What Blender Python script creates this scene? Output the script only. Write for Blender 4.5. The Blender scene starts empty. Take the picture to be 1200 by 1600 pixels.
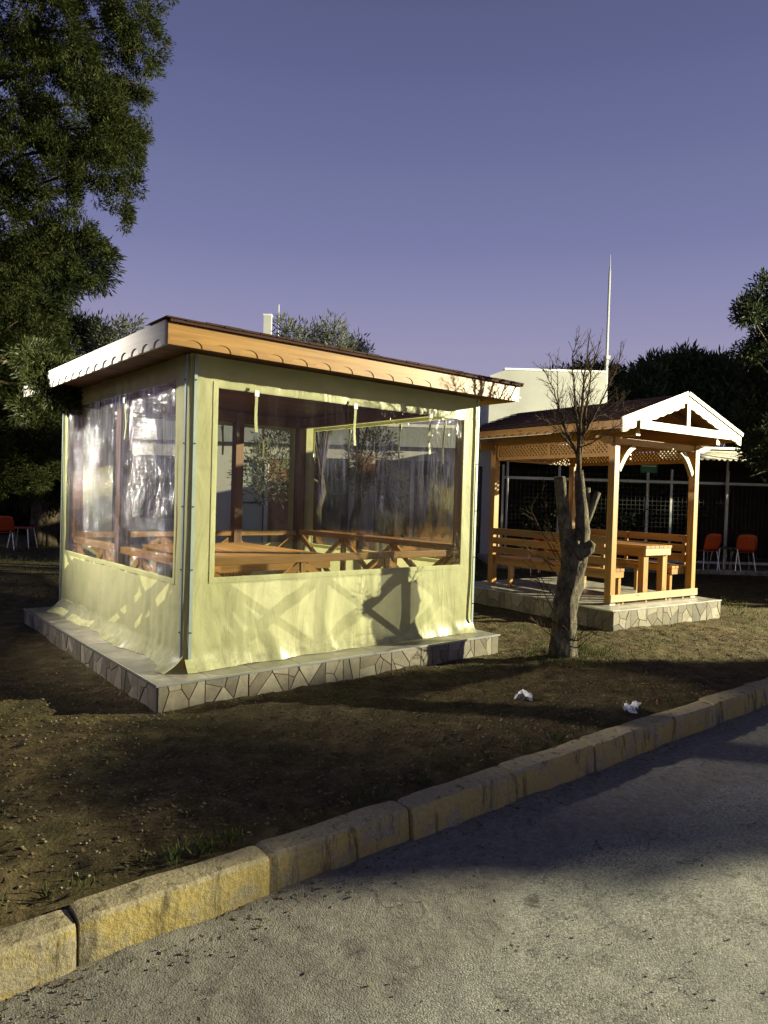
import bpy, math, random
import numpy as np
from mathutils import Matrix, Vector

random.seed(7); RNG = np.random.default_rng(7)
PI = math.pi
S = bpy.context.scene
COL = S.collection

# ------------------------------------------------------------------ camera
F_PX, YAW, PITCH, ROLL = 1106.6, -0.687, -0.021, 0.029
CAM = Vector((-1.956, -4.859, 1.55))
_fwd = Vector((-math.sin(YAW) * math.cos(PITCH), math.cos(YAW) * math.cos(PITCH), math.sin(PITCH)))
_rt = Vector((math.cos(YAW), math.sin(YAW), 0)); _up = _rt.cross(_fwd)
_r2 = math.cos(ROLL) * _rt + math.sin(ROLL) * _up
_u2 = -math.sin(ROLL) * _rt + math.cos(ROLL) * _up
cam_data = bpy.data.cameras.new('camera')
cam = bpy.data.objects.new('camera', cam_data); COL.objects.link(cam)
cam_data.sensor_fit = 'VERTICAL'; cam_data.sensor_height = 36.0
cam_data.lens = F_PX / 1600 * 36.0
cam_data.clip_start = 0.05; cam_data.clip_end = 1500
cam.matrix_world = Matrix(((_r2.x, _u2.x, -_fwd.x, CAM.x), (_r2.y, _u2.y, -_fwd.y, CAM.y), (_r2.z, _u2.z, -_fwd.z, CAM.z), (0, 0, 0, 1)))
S.camera = cam
FH = Vector((-math.sin(YAW), math.cos(YAW), 0))           # horizontal view direction
RH = Vector((math.cos(YAW), math.sin(YAW), 0))            # horizontal right

def at(px, py, depth):
    """photo pixel (1200x1600) + distance along the view -> world point"""
    d = _fwd + _r2 * ((px - 600) / F_PX) - _u2 * ((py - 800) / F_PX)
    return CAM + d * depth

def plan(s, depth, z=0.0):
    p = CAM + FH * depth + RH * s
    return Vector((p.x, p.y, z))

# ------------------------------------------------------------------ world: clear sky well after sunset
world = bpy.data.worlds.new('World'); S.world = world; world.use_nodes = True
nt = world.node_tree; nt.nodes.clear()
w_out = nt.nodes.new('ShaderNodeOutputWorld'); w_bg = nt.nodes.new('ShaderNodeBackground')
w_tc = nt.nodes.new('ShaderNodeTexCoord'); w_sep = nt.nodes.new('ShaderNodeSeparateXYZ')
w_ramp = nt.nodes.new('ShaderNodeValToRGB')
cr = w_ramp.color_ramp; cr.interpolation = 'CARDINAL'
SKY = [(0.0, (.38, .345, .46)), (.20, (.318, .303, .465)), (.307, (.215, .224, .405)), (.41, (.157, .174, .335)), (.50, (.120, .135, .280)), (.575, (.094, .107, .222)), (1.0, (.045, .055, .13))]
while len(cr.elements) < len(SKY): cr.elements.new(0.5)
for e, (pos, c) in zip(cr.elements, SKY): e.position = pos; e.color = (*c, 1)
nt.links.new(w_tc.outputs['Generated'], w_sep.inputs[0]); nt.links.new(w_sep.outputs['Z'], w_ramp.inputs[0])
nt.links.new(w_ramp.outputs[0], w_bg.inputs[0]); nt.links.new(w_bg.outputs[0], w_out.inputs[0])
w_bg.inputs[1].default_value = 1.0
# night: the place is lit by street lamps (built further down)
LAMP_ROAD = dict(pos=(23.0, -11.1), h=6.5, power=88000, color=(1.0, 0.94, 0.64), aim=(3.5, 0.5, 1.0), cone=130)
LAMP_PARK = dict(pos=(-3.9, 4.3), h=4.3, power=4600, color=(1.0, 0.93, 0.82), aim=(0.3, 2.3, 2.35), cone=57, blend=1.0)
vs = S.view_settings
vs.view_transform = 'Standard'; vs.look = 'None'; vs.exposure = 0.0; vs.gamma = 1.0; vs.use_curve_mapping = False
S.render.engine = 'CYCLES'
S.cycles.max_bounces = 8; S.cycles.transparent_max_bounces = 24; S.cycles.caustics_reflective = False; S.cycles.caustics_refractive = False

# ------------------------------------------------------------------ helpers
WM = {}                                                    # world matrix of each object we made

def tag(o, label=None, cat=None, group=None, kind=None):
    if label: o['label'] = label
    if cat: o['category'] = cat
    if group: o['group'] = group
    if kind: o['kind'] = kind
    return o

def thing(name, label, cat, loc=(0, 0, 0), rotz=0.0, group=None):
    o = bpy.data.objects.new(name, None); COL.objects.link(o)
    o.empty_display_size = 0.2
    o.location = loc; o.rotation_euler = (0, 0, rotz)
    WM[o] = Matrix.Translation(loc) @ Matrix.Rotation(rotz, 4, 'Z')
    return tag(o, label, cat, group)

def child(name, mesh, parent, loc=None, rot=None):
    """mesh object under parent; loc/rot in the parent's space"""
    o = bpy.data.objects.new(name, mesh); COL.objects.link(o)
    L = Matrix.Identity(4)
    if loc is not None: o.location = loc; L = Matrix.Translation(loc)
    if rot is not None:
        o.rotation_euler = rot; L = L @ (Vector((0, 0, 0)), rot)[1].to_matrix().to_4x4() if hasattr(rot, 'to_matrix') else L
    if parent is not None: o.parent = parent
    WM[o] = (WM[parent] if parent is not None else Matrix.Identity(4)) @ L
    return o

class MB:
    def __init__(self): self.v = []; self.f = []; self.smooth = False
    def add(self, vs_, fs):
        n = len(self.v); self.v += [tuple(map(float, q)) for q in vs_]; self.f += [tuple(n + i for i in f) for f in fs]; return self
    def box(self, lo, hi):
        x0, y0, z0 = lo; x1, y1, z1 = hi
        return self.add([(x0, y0, z0), (x1, y0, z0), (x1, y1, z0), (x0, y1, z0), (x0, y0, z1), (x1, y0, z1), (x1, y1, z1), (x0, y1, z1)],
                        [(0, 3, 2, 1), (4, 5, 6, 7), (0, 1, 5, 4), (1, 2, 6, 5), (2, 3, 7, 6), (3, 0, 4, 7)])
    def bar(self, a, b, w, h, up=(0, 0, 1)):
        a, b = Vector(a), Vector(b); d = (b - a).normalized(); u = Vector(up)
        s = d.cross(u)
        if s.length < 1e-4: s = d.cross(Vector((1, 0, 0)))
        s.normalize(); u = s.cross(d).normalized()
        q = []
        for p in (a, b):
            for sx, sy in ((-1, -1), (1, -1), (1, 1), (-1, 1)): q.append(p + s * (sx * w / 2) + u * (sy * h / 2))
        return self.add(q, [(0, 1, 2, 3), (7, 6, 5, 4), (0, 4, 5, 1), (1, 5, 6, 2), (2, 6, 7, 3), (3, 7, 4, 0)])
    def prism(self, pts, n, t):
        """polygon pts extruded by t along n"""
        n = Vector(n) * t; m = len(pts)
        q = [Vector(p) for p in pts] + [Vector(p) + n for p in pts]
        fs = [tuple(range(m - 1, -1, -1)), tuple(range(m, 2 * m))] + [(i, (i + 1) % m, m + (i + 1) % m, m + i) for i in range(m)]
        return self.add(q, fs)
    def tube(self, pts, rad, seg=8, cap=True, wob=0.0):
        pts = [Vector(p) for p in pts]; k = len(pts)
        if not hasattr(rad, '__len__'): rad = [rad] * k
        n0 = len(self.v); prev = None; q = []
        for i, p in enumerate(pts):
            d = (pts[min(i + 1, k - 1)] - pts[max(i - 1, 0)])
            d = d.normalized() if d.length > 1e-9 else Vector((0, 0, 1))
            s = prev - d * prev.dot(d) if prev is not None else d.cross(Vector((0.31, 0.9, 0.21)))
            s.normalize(); prev = s; u = d.cross(s)
            for j in range(seg):
                a = 2 * PI * j / seg; r = rad[i] * (1 + wob * (random.random() - .5))
                q.append(p + s * (math.cos(a) * r) + u * (math.sin(a) * r))
        fs = [(i * seg + j, i * seg + (j + 1) % seg, (i + 1) * seg + (j + 1) % seg, (i + 1) * seg + j) for i in range(k - 1) for j in range(seg)]
        if cap: fs += [tuple(range(seg - 1, -1, -1)), tuple((k - 1) * seg + j for j in range(seg))]
        return self.add(q, fs)
    def mesh(self, name, mat, inv=None):
        me = bpy.data.meshes.new(name)
        v = self.v if inv is None else [tuple(inv @ Vector(p)) for p in self.v]
        me.from_pydata(v, [], self.f); me.update()
        if mat is not None: me.materials.append(mat)
        if self.smooth: me.polygons.foreach_set('use_smooth', [True] * len(me.polygons))
        return me
    def build(self, name, mat, parent=None, world=True):
        inv = WM[parent].inverted() if (parent is not None and world) else None
        return child(name, self.mesh(name, mat, inv), parent)

def bevel(o, w=0.006, seg=2):
    m = o.modifiers.new('bevel', 'BEVEL'); m.width = w; m.segments = seg; m.limit_method = 'ANGLE'; return o

def np_mesh(name, V, Fq, mat, smooth=False):
    """V (n,3), Fq (m,3|4) int"""
    me = bpy.data.meshes.new(name); V = np.asarray(V, np.float32); Fq = np.asarray(Fq, np.int32)
    k = Fq.shape[1]
    me.vertices.add(len(V)); me.vertices.foreach_set('co', V.ravel())
    me.loops.add(Fq.size); me.loops.foreach_set('vertex_index', Fq.ravel())
    me.polygons.add(len(Fq)); me.polygons.foreach_set('loop_start', np.arange(0, Fq.size, k, dtype=np.int32))
    me.polygons.foreach_set('loop_total', np.full(len(Fq), k, np.int32))
    if smooth: me.polygons.foreach_set('use_smooth', np.ones(len(Fq), bool))
    me.materials.append(mat); me.update(calc_edges=True); me.validate()
    return me

def grid_faces(nx, ny):
    i = np.arange(nx - 1)[:, None]; j = np.arange(ny - 1)[None, :]
    a = i * ny + j
    return np.stack([a, a + ny, a + ny + 1, a + 1], -1).reshape(-1, 4)

def vnoise(x, y, seed=0):
    """cheap smooth value noise on arrays"""
    xi = np.floor(x).astype(np.int64); yi = np.floor(y).astype(np.int64); xf = x - xi; yf = y - yi
    def h(a, b):
        n = (a * 374761393 + b * 668265263 + seed * 1442695041) & 0x7fffffff
        n = ((n ^ (n >> 13)) * 1274126177) & 0x7fffffff
        return ((n ^ (n >> 16)) & 0xffff) / 65535.0
    u = xf * xf * (3 - 2 * xf); v = yf * yf * (3 - 2 * yf)
    return (h(xi, yi) * (1 - u) + h(xi + 1, yi) * u) * (1 - v) + (h(xi, yi + 1) * (1 - u) + h(xi + 1, yi + 1) * u) * v - .5

def fbm(x, y, seed=0, octs=4):
    r = 0; a = 1
    for k in range(octs): r = r + a * vnoise(x * 2 ** k, y * 2 ** k, seed + k); a *= .5
    return r

# ------------------------------------------------------------------ materials
class NT:
    def __init__(self, name):
        self.m = bpy.data.materials.new(name); self.m.use_nodes = True; self.t = self.m.node_tree; self.t.nodes.clear()
        self.out = self.n('ShaderNodeOutputMaterial')
    def n(self, kind, **kw):
        nd = self.t.nodes.new(kind)
        for k, v in kw.items():
            if k.startswith('i_'):
                key = k[2:].replace('_', ' '); nd.inputs[int(key) if key.isdigit() else key].default_value = v
            else: setattr(nd, k, v)
        return nd
    def l(self, a, b): self.t.links.new(a, b)
    def coords(self, scale=(1, 1, 1), which='Object', rot=(0, 0, 0)):
        tc = self.n('ShaderNodeTexCoord'); mp = self.n('ShaderNodeMapping'); mp.inputs['Scale'].default_value = scale; mp.inputs['Rotation'].default_value = rot
        self.l(tc.outputs[which], mp.inputs[0]); return mp.outputs[0]
    def geo(self, scale=(1, 1, 1)):
        g = self.n('ShaderNodeNewGeometry'); mp = self.n('ShaderNodeMapping'); mp.inputs['Scale'].default_value = scale
        self.l(g.outputs['Position'], mp.inputs[0]); return mp.outputs[0]
    def noise(self, vec, scale, detail=4, rough=.55, dist=0.0):
        nd = self.n('ShaderNodeTexNoise'); nd.inputs['Scale'].default_value = scale; nd.inputs['Detail'].default_value = detail
        nd.inputs['Roughness'].default_value = rough; nd.inputs['Distortion'].default_value = dist; self.l(vec, nd.inputs['Vector']); return nd.outputs['Fac']
    def ramp(self, fac, stops):
        nd = self.n('ShaderNodeValToRGB'); e = nd.color_ramp.elements
        while len(e) < len(stops): e.new(.5)
        for q, (p, c) in zip(e, stops): q.position = p; q.color = (*c, 1) if len(c) == 3 else c
        self.l(fac, nd.inputs[0]); return nd.outputs[0]
    def mix(self, fac, a, b, mode='MIX'):
        nd = self.n('ShaderNodeMix', data_type='RGBA', blend_type=mode)
        for s, v in ((0, fac), (6, a), (7, b)):
            if hasattr(v, 'links'): self.l(v, nd.inputs[s])
            elif isinstance(v, (int, float)): nd.inputs[s].default_value = v
            else: nd.inputs[s].default_value = (*v, 1)
        return nd.outputs[2]
    def math(self, op, a, b=0.0, clamp=False):
        nd = self.n('ShaderNodeMath', operation=op); nd.use_clamp = clamp
        for s, v in ((0, a), (1, b)):
            if hasattr(v, 'links'): self.l(v, nd.inputs[s])
            else: nd.inputs[s].default_value = v
        return nd.outputs[0]
    def bump(self, h, strength=.3, dist=.01, normal=None):
        nd = self.n('ShaderNodeBump'); nd.inputs['Strength'].default_value = strength; nd.inputs['Distance'].default_value = dist
        self.l(h, nd.inputs['Height'])
        if normal is not None: self.l(normal, nd.inputs['Normal'])
        return nd.outputs[0]
    def principled(self, color=None, rough=.6, metallic=0.0, spec=.4, normal=None):
        b = self.n('ShaderNodeBsdfPrincipled'); b.inputs['Metallic'].default_value = metallic; b.inputs['Specular IOR Level'].default_value = spec
        for key, v in (('Base Color', color), ('Roughness', rough)):
            if hasattr(v, 'links'): self.l(v, b.inputs[key])
            elif isinstance(v, (int, float)): b.inputs[key].default_value = v
            else: b.inputs[key].default_value = (*v, 1)
        if normal is not None: self.l(normal, b.inputs['Normal'])
        return b
    def done(self, shader):
        self.l(shader.outputs[0] if hasattr(shader, 'outputs') else shader, self.out.inputs[0]); return self.m

def m_plain(name, c, rough=.6, metallic=0.0, var=.12, scale=8, bump=.1):
    t = NT(name); v = t.coords(); n = t.noise(v, scale, 5)
    col = t.ramp(n, [(.25, tuple(x * (1 - var) for x in c)), (.75, tuple(min(1, x * (1 + var)) for x in c))])
    return t.done(t.principled(col, rough, metallic, normal=t.bump(t.noise(v, scale * 9, 3), bump, .004)))

def m_wood(name, axis, dark, light, rough=.42, knots=True):
    t = NT(name); sc = [26, 26, 26]; sc[axis] = 1.3
    oi = t.n('ShaderNodeObjectInfo'); g = t.n('ShaderNodeNewGeometry')
    add = t.n('ShaderNodeVectorMath', operation='ADD'); tc = t.n('ShaderNodeTexCoord')
    rv = t.n('ShaderNodeVectorMath', operation='SCALE'); cmb = t.n('ShaderNodeCombineXYZ')
    for i in range(3): t.l(oi.outputs['Random'], cmb.inputs[i])
    t.l(cmb.outputs[0], rv.inputs[0]); rv.inputs['Scale'].default_value = 37.0
    t.l(tc.outputs['Object'], add.inputs[0]); t.l(rv.outputs[0], add.inputs[1])
    mp = t.n('ShaderNodeMapping'); mp.inputs['Scale'].default_value = sc; t.l(add.outputs[0], mp.inputs[0])
    n1 = t.noise(mp.outputs[0], 1.0, 6, .6, .9)
    mp2 = t.n('ShaderNodeMapping'); s2 = [7, 7, 7]; s2[axis] = 1.0; mp2.inputs['Scale'].default_value = s2; t.l(add.outputs[0], mp2.inputs[0])
    n2 = t.noise(mp2.outputs[0], 1.0, 3, .5, 1.6)
    col = t.ramp(n1, [(.28, dark), (.5, tuple((a + b) / 2 for a, b in zip(dark, light))), (.72, light)])
    col = t.mix(t.math('MULTIPLY', t.math('SUBTRACT', n2, .35, True), 1.4, True), col, t.mix(.5, col, dark))
    if knots:
        vo = t.n('ShaderNodeTexVoronoi'); s3 = [7, 7, 7]; s3[axis] = 2.2
        mp3 = t.n('ShaderNodeMapping'); mp3.inputs['Scale'].default_value = s3; t.l(add.outputs[0], mp3.inputs[0]); t.l(mp3.outputs[0], vo.inputs['Vector']); vo.inputs['Scale'].default_value = 1.0
        k = t.ramp(vo.outputs['Distance'], [(.05, (1, 1, 1)), (.14, (0, 0, 0))])
        col = t.mix(t.math('MULTIPLY', k, .75), col, tuple(x * .35 for x in dark))
    hue = t.math('ADD', t.math('MULTIPLY', oi.outputs['Random'], .35), .82)
    hs = t.n('ShaderNodeHueSaturation'); t.l(hue, hs.inputs['Value']); t.l(col, hs.inputs['Color'])
    return t.done(t.principled(hs.outputs[0], rough, 0, .45, t.bump(n1, .25, .003)))

WD, WL = (.21, .098, .020), (.42, .228, .050)
M = {}
for ax, nm in enumerate('xyz'):
    M['wood_' + nm] = m_wood('varnished_pine_' + nm, ax, WD, WL)
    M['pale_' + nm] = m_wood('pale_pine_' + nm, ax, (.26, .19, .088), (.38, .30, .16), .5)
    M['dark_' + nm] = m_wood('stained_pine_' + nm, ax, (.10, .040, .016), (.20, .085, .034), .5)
M['glare_pine'] = m_wood('glare_whitened_pine', 0, (.42, .39, .33), (.64, .61, .54), .6)  # left fascia pine whitened to stand for the park lamp's glare
M['alu'] = m_plain('brushed_aluminium', (.62, .64, .62), .32, .85)
M['steel'] = m_plain('galvanised_steel', (.34, .35, .34), .5, .6)
M['track'] = m_plain('grey_green_track', (.30, .36, .33), .4, .3)
M['white_wall'] = m_plain('white_plaster', (.52, .52, .49), .85, 0, .08, 2.0, .25)
M['parapet'] = m_plain('glare_dimmed_plaster', (.31, .31, .285), .85, 0, .15, 1.2, .25)  # same white plaster as the walls, darkened to offset the lamp light
M['grey_wall'] = m_plain('grey_roof_edge', (.26, .28, .29), .7, 0, .1, 2.0)
M['brown_panel'] = m_plain('brown_board', (.30, .15, .07), .7, 0, .25, 6)
M['dark_panel'] = m_plain('dark_terrace_wall', (.045, .036, .024), .9, 0, .25, 3)  # wall colour darkened to stand for the shade inside the terrace
M['orange'] = m_plain('orange_plastic', (.42, .060, .012), .35, 0, .08)
M['green_sign'] = m_plain('green_sign_face', (.03, .19, .09), .4)
M['white_paint'] = m_plain('white_paint', (.78, .78, .75), .5)
M['black'] = m_plain('black_metal', (.025, .025, .025), .5)
M['awning'] = m_plain('dark_awning_cloth', (.035, .033, .03), .9)
M['valance'] = m_plain('pale_valance_cloth', (.52, .50, .42), .8)
M['litter'] = m_plain('white_plastic_bag', (.75, .75, .73), .45)

def m_glass(name, tint=(.02, .025, .03)):
    t = NT(name); v = t.coords((1, 1, 1)); b = t.bump(t.noise(v, 1.5, 2), .04, .02)
    return t.done(t.principled(tint, .06, 0, .6, b))
M['glass'] = m_glass('dark_window_glass')
M['pale_glass'] = m_plain('curtained_window_glass', (.42, .48, .45), .15, 0, .1, 3)

def m_shingle():
    t = NT('brown_bitumen_shingle'); v = t.coords((1, 1, 1)); n = t.noise(v, 60, 4, .7); n2 = t.noise(v, 5, 3)
    col = t.mix(.5, t.ramp(n, [(.3, (.020, .010, .008)), (.7, (.085, .040, .030))]), t.ramp(n2, [(.3, (.03, .016, .012)), (.7, (.08, .036, .028))]))
    return t.done(t.principled(col, .9, 0, .2, t.bump(n, .5, .005)))
M['shingle'] = m_shingle()

def m_curtain():
    t = NT('cream_pvc_cloth'); v = t.geo((1, 1, 1))
    n = t.noise(t.geo((2.2, 2.2, 1.1)), 1.0, 4, .55); fine = t.noise(v, 420, 2, .5)
    col = t.ramp(n, [(.25, (.49, .505, .255)), (.75, (.60, .605, .345))])
    stain = t.ramp(t.noise(t.geo((1.5, 1.5, 2.6)), 2.3, 7, .7), [(.48, (0, 0, 0)), (.72, (1, 1, 1))])
    col = t.mix(t.math('MULTIPLY', stain, .34), col, (.33, .30, .19))
    g = t.n('ShaderNodeNewGeometry'); sp = t.n('ShaderNodeSeparateXYZ'); t.l(g.outputs['Position'], sp.inputs[0])
    splash = t.math('MULTIPLY', t.ramp(sp.outputs['Z'], [(.19, (1, 1, 1)), (.42, (0, 0, 0))]), t.ramp(t.noise(v, 14, 6, .75), [(.42, (0, 0, 0)), (.62, (1, 1, 1))]))
    col = t.mix(t.math('MULTIPLY', splash, .5), col, (.20, .165, .10))
    wr = t.noise(t.geo((4.5, 4.5, 1.5)), 1.0, 4, .55, .9); cre = t.noise(t.geo((2.6, 2.6, 2.2)), 1.0, 2, .5, 1.5)
    ridge = t.math('ABSOLUTE', t.math('SUBTRACT', cre, .5)); ridge = t.ramp(ridge, [(0, (1, 1, 1)), (.035, (0, 0, 0))])
    nb = t.bump(wr, .4, .026, t.bump(ridge, .10, .003, t.bump(fine, .06, .002)))
    p = t.principled(col, .34, 0, .5, nb)
    tr = t.n('ShaderNodeBsdfTranslucent'); t.l(col, tr.inputs[0]); t.l(nb, tr.inputs[1])
    ms = t.n('ShaderNodeMixShader'); ms.inputs[0].default_value = .40; t.l(p.outputs[0], ms.inputs[1]); t.l(tr.outputs[0], ms.inputs[2])
    return t.done(ms)
M['curtain'] = m_curtain()

def m_pvc(name, fold, haze, bumpd, crinkle, refl=1.0, sharp=.07):
    """clear sheet: long soft folds, patches of sharp crinkles, a little milky haze, painted glare streaks"""
    t = NT(name)
    w1 = t.noise(t.geo(fold), 1.0, 3, .55, .8); w2 = t.noise(t.geo((26, 26, 11)), 1.0, 3, .65, 1.6)
    patch = t.ramp(t.noise(t.geo((1.6, 1.6, 1.3)), 1.0, 3, .6), [(.42, (0, 0, 0)), (.68, (1, 1, 1))])
    nb = t.bump(t.math('MULTIPLY', w2, patch), 1.0, crinkle, t.bump(w1, 1.0, bumpd))
    tr = t.n('ShaderNodeBsdfTransparent'); tr.inputs[0].default_value = (.92, .91, .86, 1)
    gl = t.n('ShaderNodeBsdfGlossy'); gl.inputs['Roughness'].default_value = sharp; t.l(nb, gl.inputs['Normal'])
    d0 = t.n('ShaderNodeBsdfDiffuse'); d0.inputs[0].default_value = (.75, .74, .66, 1); t.l(nb, d0.inputs['Normal'])
    g0 = t.n('ShaderNodeBsdfGlossy'); g0.inputs['Roughness'].default_value = .32; t.l(nb, g0.inputs['Normal'])
    df = t.n('ShaderNodeMixShader'); df.inputs[0].default_value = .45; t.l(d0.outputs[0], df.inputs[1]); t.l(g0.outputs[0], df.inputs[2])
    fr = t.n('ShaderNodeFresnel'); fr.inputs[0].default_value = 1.5; t.l(nb, fr.inputs['Normal'])
    a = t.n('ShaderNodeMixShader'); t.l(t.math('MINIMUM', t.math('MULTIPLY', fr.outputs[0], refl), .5), a.inputs[0]); t.l(tr.outputs[0], a.inputs[1]); t.l(gl.outputs[0], a.inputs[2])
    st = t.noise(t.geo((34, 34, .7)), 1.0, 3, .6, .3)  # white streaks standing in for glare down the sheet
    haze_glare = t.math('MULTIPLY', t.math('ADD', t.ramp(w1, [(.45, (.3, .3, .3)), (.75, (1, 1, 1))]), t.ramp(st, [(.56, (0, 0, 0)), (.74, (1.6, 1.6, 1.6))])), haze)
    b = t.n('ShaderNodeMixShader'); t.l(haze_glare, b.inputs[0]); t.l(a.outputs[0], b.inputs[1]); t.l(df.outputs[0], b.inputs[2])
    return t.done(b)
M['pvc'] = m_pvc('clear_pvc_sheet', (5, 5, .9), .006, .005, .004, .6)
M['pvc_side'] = m_pvc('rippled_clear_pvc_sheet', (13, 13, .7), .08, .035, .055, 1.0, .12)

def m_stone():
    t = NT('crazy_paving_stone'); oi = t.n('ShaderNodeObjectInfo')
    base = t.ramp(oi.outputs['Random'], [(0, (.10, .092, .072)), (.25, (.19, .17, .125)), (.45, (.27, .245, .185)), (.62, (.15, .13, .095)), (.8, (.32, .295, .23)), (1, (.125, .115, .09))])
    v = t.geo((9, 9, 9)); n = t.noise(v, 1.5, 6, .65, 1.0)
    col = t.mix(.55, base, t.mix(1.0, base, t.ramp(n, [(.3, (.45, .42, .36)), (.7, (1.25, 1.2, 1.1))]), 'MULTIPLY'))
    return t.done(t.principled(col, .45, 0, .45, t.bump(n, .3, .006)))
M['stone'] = m_stone()
M['grout'] = m_plain('grey_grout', (.22, .205, .165), .9, 0, .2, 12)

def m_floor_tile():
    t = NT('grey_floor_tile'); v = t.geo((1, 1, 1)); br = t.n('ShaderNodeTexBrick'); br.offset = 0; br.inputs['Scale'].default_value = 1.0
    br.inputs['Brick Width'].default_value = .40; br.inputs['Row Height'].default_value = .40; br.inputs['Mortar Size'].default_value = .005
    br.inputs['Color1'].default_value = (.26, .25, .21, 1); br.inputs['Color2'].default_value = (.34, .32, .27, 1); br.inputs['Mortar'].default_value = (.10, .095, .08, 1)
    t.l(v, br.inputs['Vector']); n = t.noise(v, 9, 6, .65)
    col = t.mix(1.0, br.outputs['Color'], t.ramp(n, [(.3, (.55, .53, .48)), (.7, (1.15, 1.13, 1.08))]), 'MULTIPLY')
    return t.done(t.principled(col, t.ramp(n, [(.3, (.25, .25, .25)), (.7, (.55, .55, .55))]), 0, .5, t.bump(n, .15, .004)))
M['floor_tile'] = m_floor_tile()

def m_ground():
    t = NT('dry_soil_with_litter'); v = t.geo()
    big = t.noise(v, .55, 5, .6); mid = t.noise(v, 5, 6, .7, .4); fine = t.noise(v, 48, 5, .75)
    col = t.ramp(mid, [(.28, (.028, .020, .009)), (.5, (.092, .068, .032)), (.72, (.22, .172, .090))])
    col = t.mix(t.math('MULTIPLY', t.ramp(fine, [(.48, (0, 0, 0)), (.68, (1, 1, 1))]), .6), col, (.20, .155, .085))
    moss = t.ramp(t.noise(v, 1.1, 5, .65), [(.46, (0, 0, 0)), (.60, (1, 1, 1))])
    col = t.mix(t.math('MULTIPLY', moss, .45), col, (.055, .06, .020))
    col = t.mix(1.0, col, t.ramp(big, [(.3, (.7, .68, .64)), (.7, (1.2, 1.18, 1.12))]), 'MULTIPLY')
    h = t.math('ADD', t.math('MULTIPLY', mid, 1.0), t.math('MULTIPLY', fine, .7))
    return t.done(t.principled(col, .95, 0, .15, t.bump(h, 1.0, .060)))
M['ground'] = m_ground()

def m_road():
    t = NT('worn_dusty_asphalt'); v = t.geo()
    g = t.n('ShaderNodeNewGeometry'); sp = t.n('ShaderNodeSeparateXYZ'); t.l(g.outputs['Position'], sp.inputs[0])
    vo = t.n('ShaderNodeTexVoronoi'); vo.inputs['Scale'].default_value = 135; t.l(v, vo.inputs['Vector'])
    fine = t.noise(v, 260, 3, .8); mid = t.noise(v, 9, 7, .75, .8); big = t.noise(v, 1.1, 6, .65, .8)
    # smoother silted strip along the kerb, coarse pale aggregate beyond it (ragged border)
    edge = t.math('ADD', sp.outputs['Y'], t.math('MULTIPLY', t.math('SUBTRACT', big, .5), 1.6))
    strip = t.ramp(t.math('ADD', edge, 4.0), [(.0, (0, 0, 0)), (1.0, (1, 1, 1))]) if False else t.n('ShaderNodeMapRange')
    t.l(edge, strip.inputs[0]); strip.inputs[1].default_value = -3.02; strip.inputs[2].default_value = -2.86; strip = strip.outputs[0]
    vs3 = t.n('ShaderNodeSeparateColor'); t.l(vo.outputs['Color'], vs3.inputs[0])
    agg = t.ramp(vs3.outputs[0], [(.0, (.06, .058, .05)), (.3, (.21, .208, .178)), (.65, (.42, .415, .355)), (1.0, (.68, .66, .58))])
    coarse = t.mix(.45, agg, t.ramp(fine, [(.32, (.10, .098, .084)), (.68, (.52, .51, .44))]))
    coarse = t.mix(t.math('MULTIPLY', t.ramp(big, [(.40, (0, 0, 0)), (.62, (1, 1, 1))]), .45), coarse, (.40, .40, .345))
    silt = t.ramp(t.noise(v, 30, 6, .7, .5), [(.3, (.13, .12, .10)), (.7, (.27, .255, .215))])
    col = t.mix(strip, coarse, silt)
    spots = t.ramp(mid, [(.58, (0, 0, 0)), (.66, (1, 1, 1))]); col = t.mix(t.math('MULTIPLY', spots, .7), col, (.055, .05, .04))
    oil = t.ramp(t.noise(t.geo((3.2, 5.5, 1)), 1.0, 5, .7, 1.0), [(.60, (0, 0, 0)), (.70, (1, 1, 1))]); col = t.mix(t.math('MULTIPLY', oil, .55), col, (.06, .056, .046))
    amp = t.math('ADD', t.math('MULTIPLY', strip, -.7), 1.0)
    h = t.math('ADD', t.math('MULTIPLY', vo.outputs['Distance'], -1.0), t.math('MULTIPLY', fine, 1.0))
    h = t.math('ADD', t.math('MULTIPLY', h, amp), t.math('MULTIPLY', mid, 1.1))
    return t.done(t.principled(col, .9, 0, .2, t.bump(h, 1.0, .014)))
M['road'] = m_road()

def m_kerb():
    t = NT('worn_yellow_kerb_paint'); v = t.geo()
    n = t.noise(v, 5, 7, .7, .6); f = t.noise(v, 55, 4, .7); st = t.noise(t.geo((14, 14, 2.2)), 1.0, 5, .7, .4)
    paint = t.ramp(f, [(.3, (.29, .222, .075)), (.7, (.42, .335, .125))]); bare = t.ramp(f, [(.3, (.19, .165, .105)), (.7, (.37, .325, .225))])
    wear = t.ramp(n, [(.47, (0, 0, 0)), (.60, (1, 1, 1))])
    g = t.n('ShaderNodeNewGeometry'); sp = t.n('ShaderNodeSeparateXYZ'); t.l(g.outputs['Normal'], sp.inputs[0])
    top = t.math('MULTIPLY', t.math('GREATER_THAN', sp.outputs['Z'], .6), .75)
    wear = t.math('MAXIMUM', t.math('MULTIPLY', wear, .9), top, True)
    col = t.mix(wear, paint, bare)
    dirt = t.ramp(st, [(.54, (0, 0, 0)), (.66, (1, 1, 1))])
    col = t.mix(t.math('MULTIPLY', dirt, .75), col, (.045, .037, .022))
    h = t.math('ADD', n, t.math('MULTIPLY', f, .6))
    return t.done(t.principled(col, .88, 0, .2, t.bump(h, .6, .014)))
M['kerb'] = m_kerb()

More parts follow.
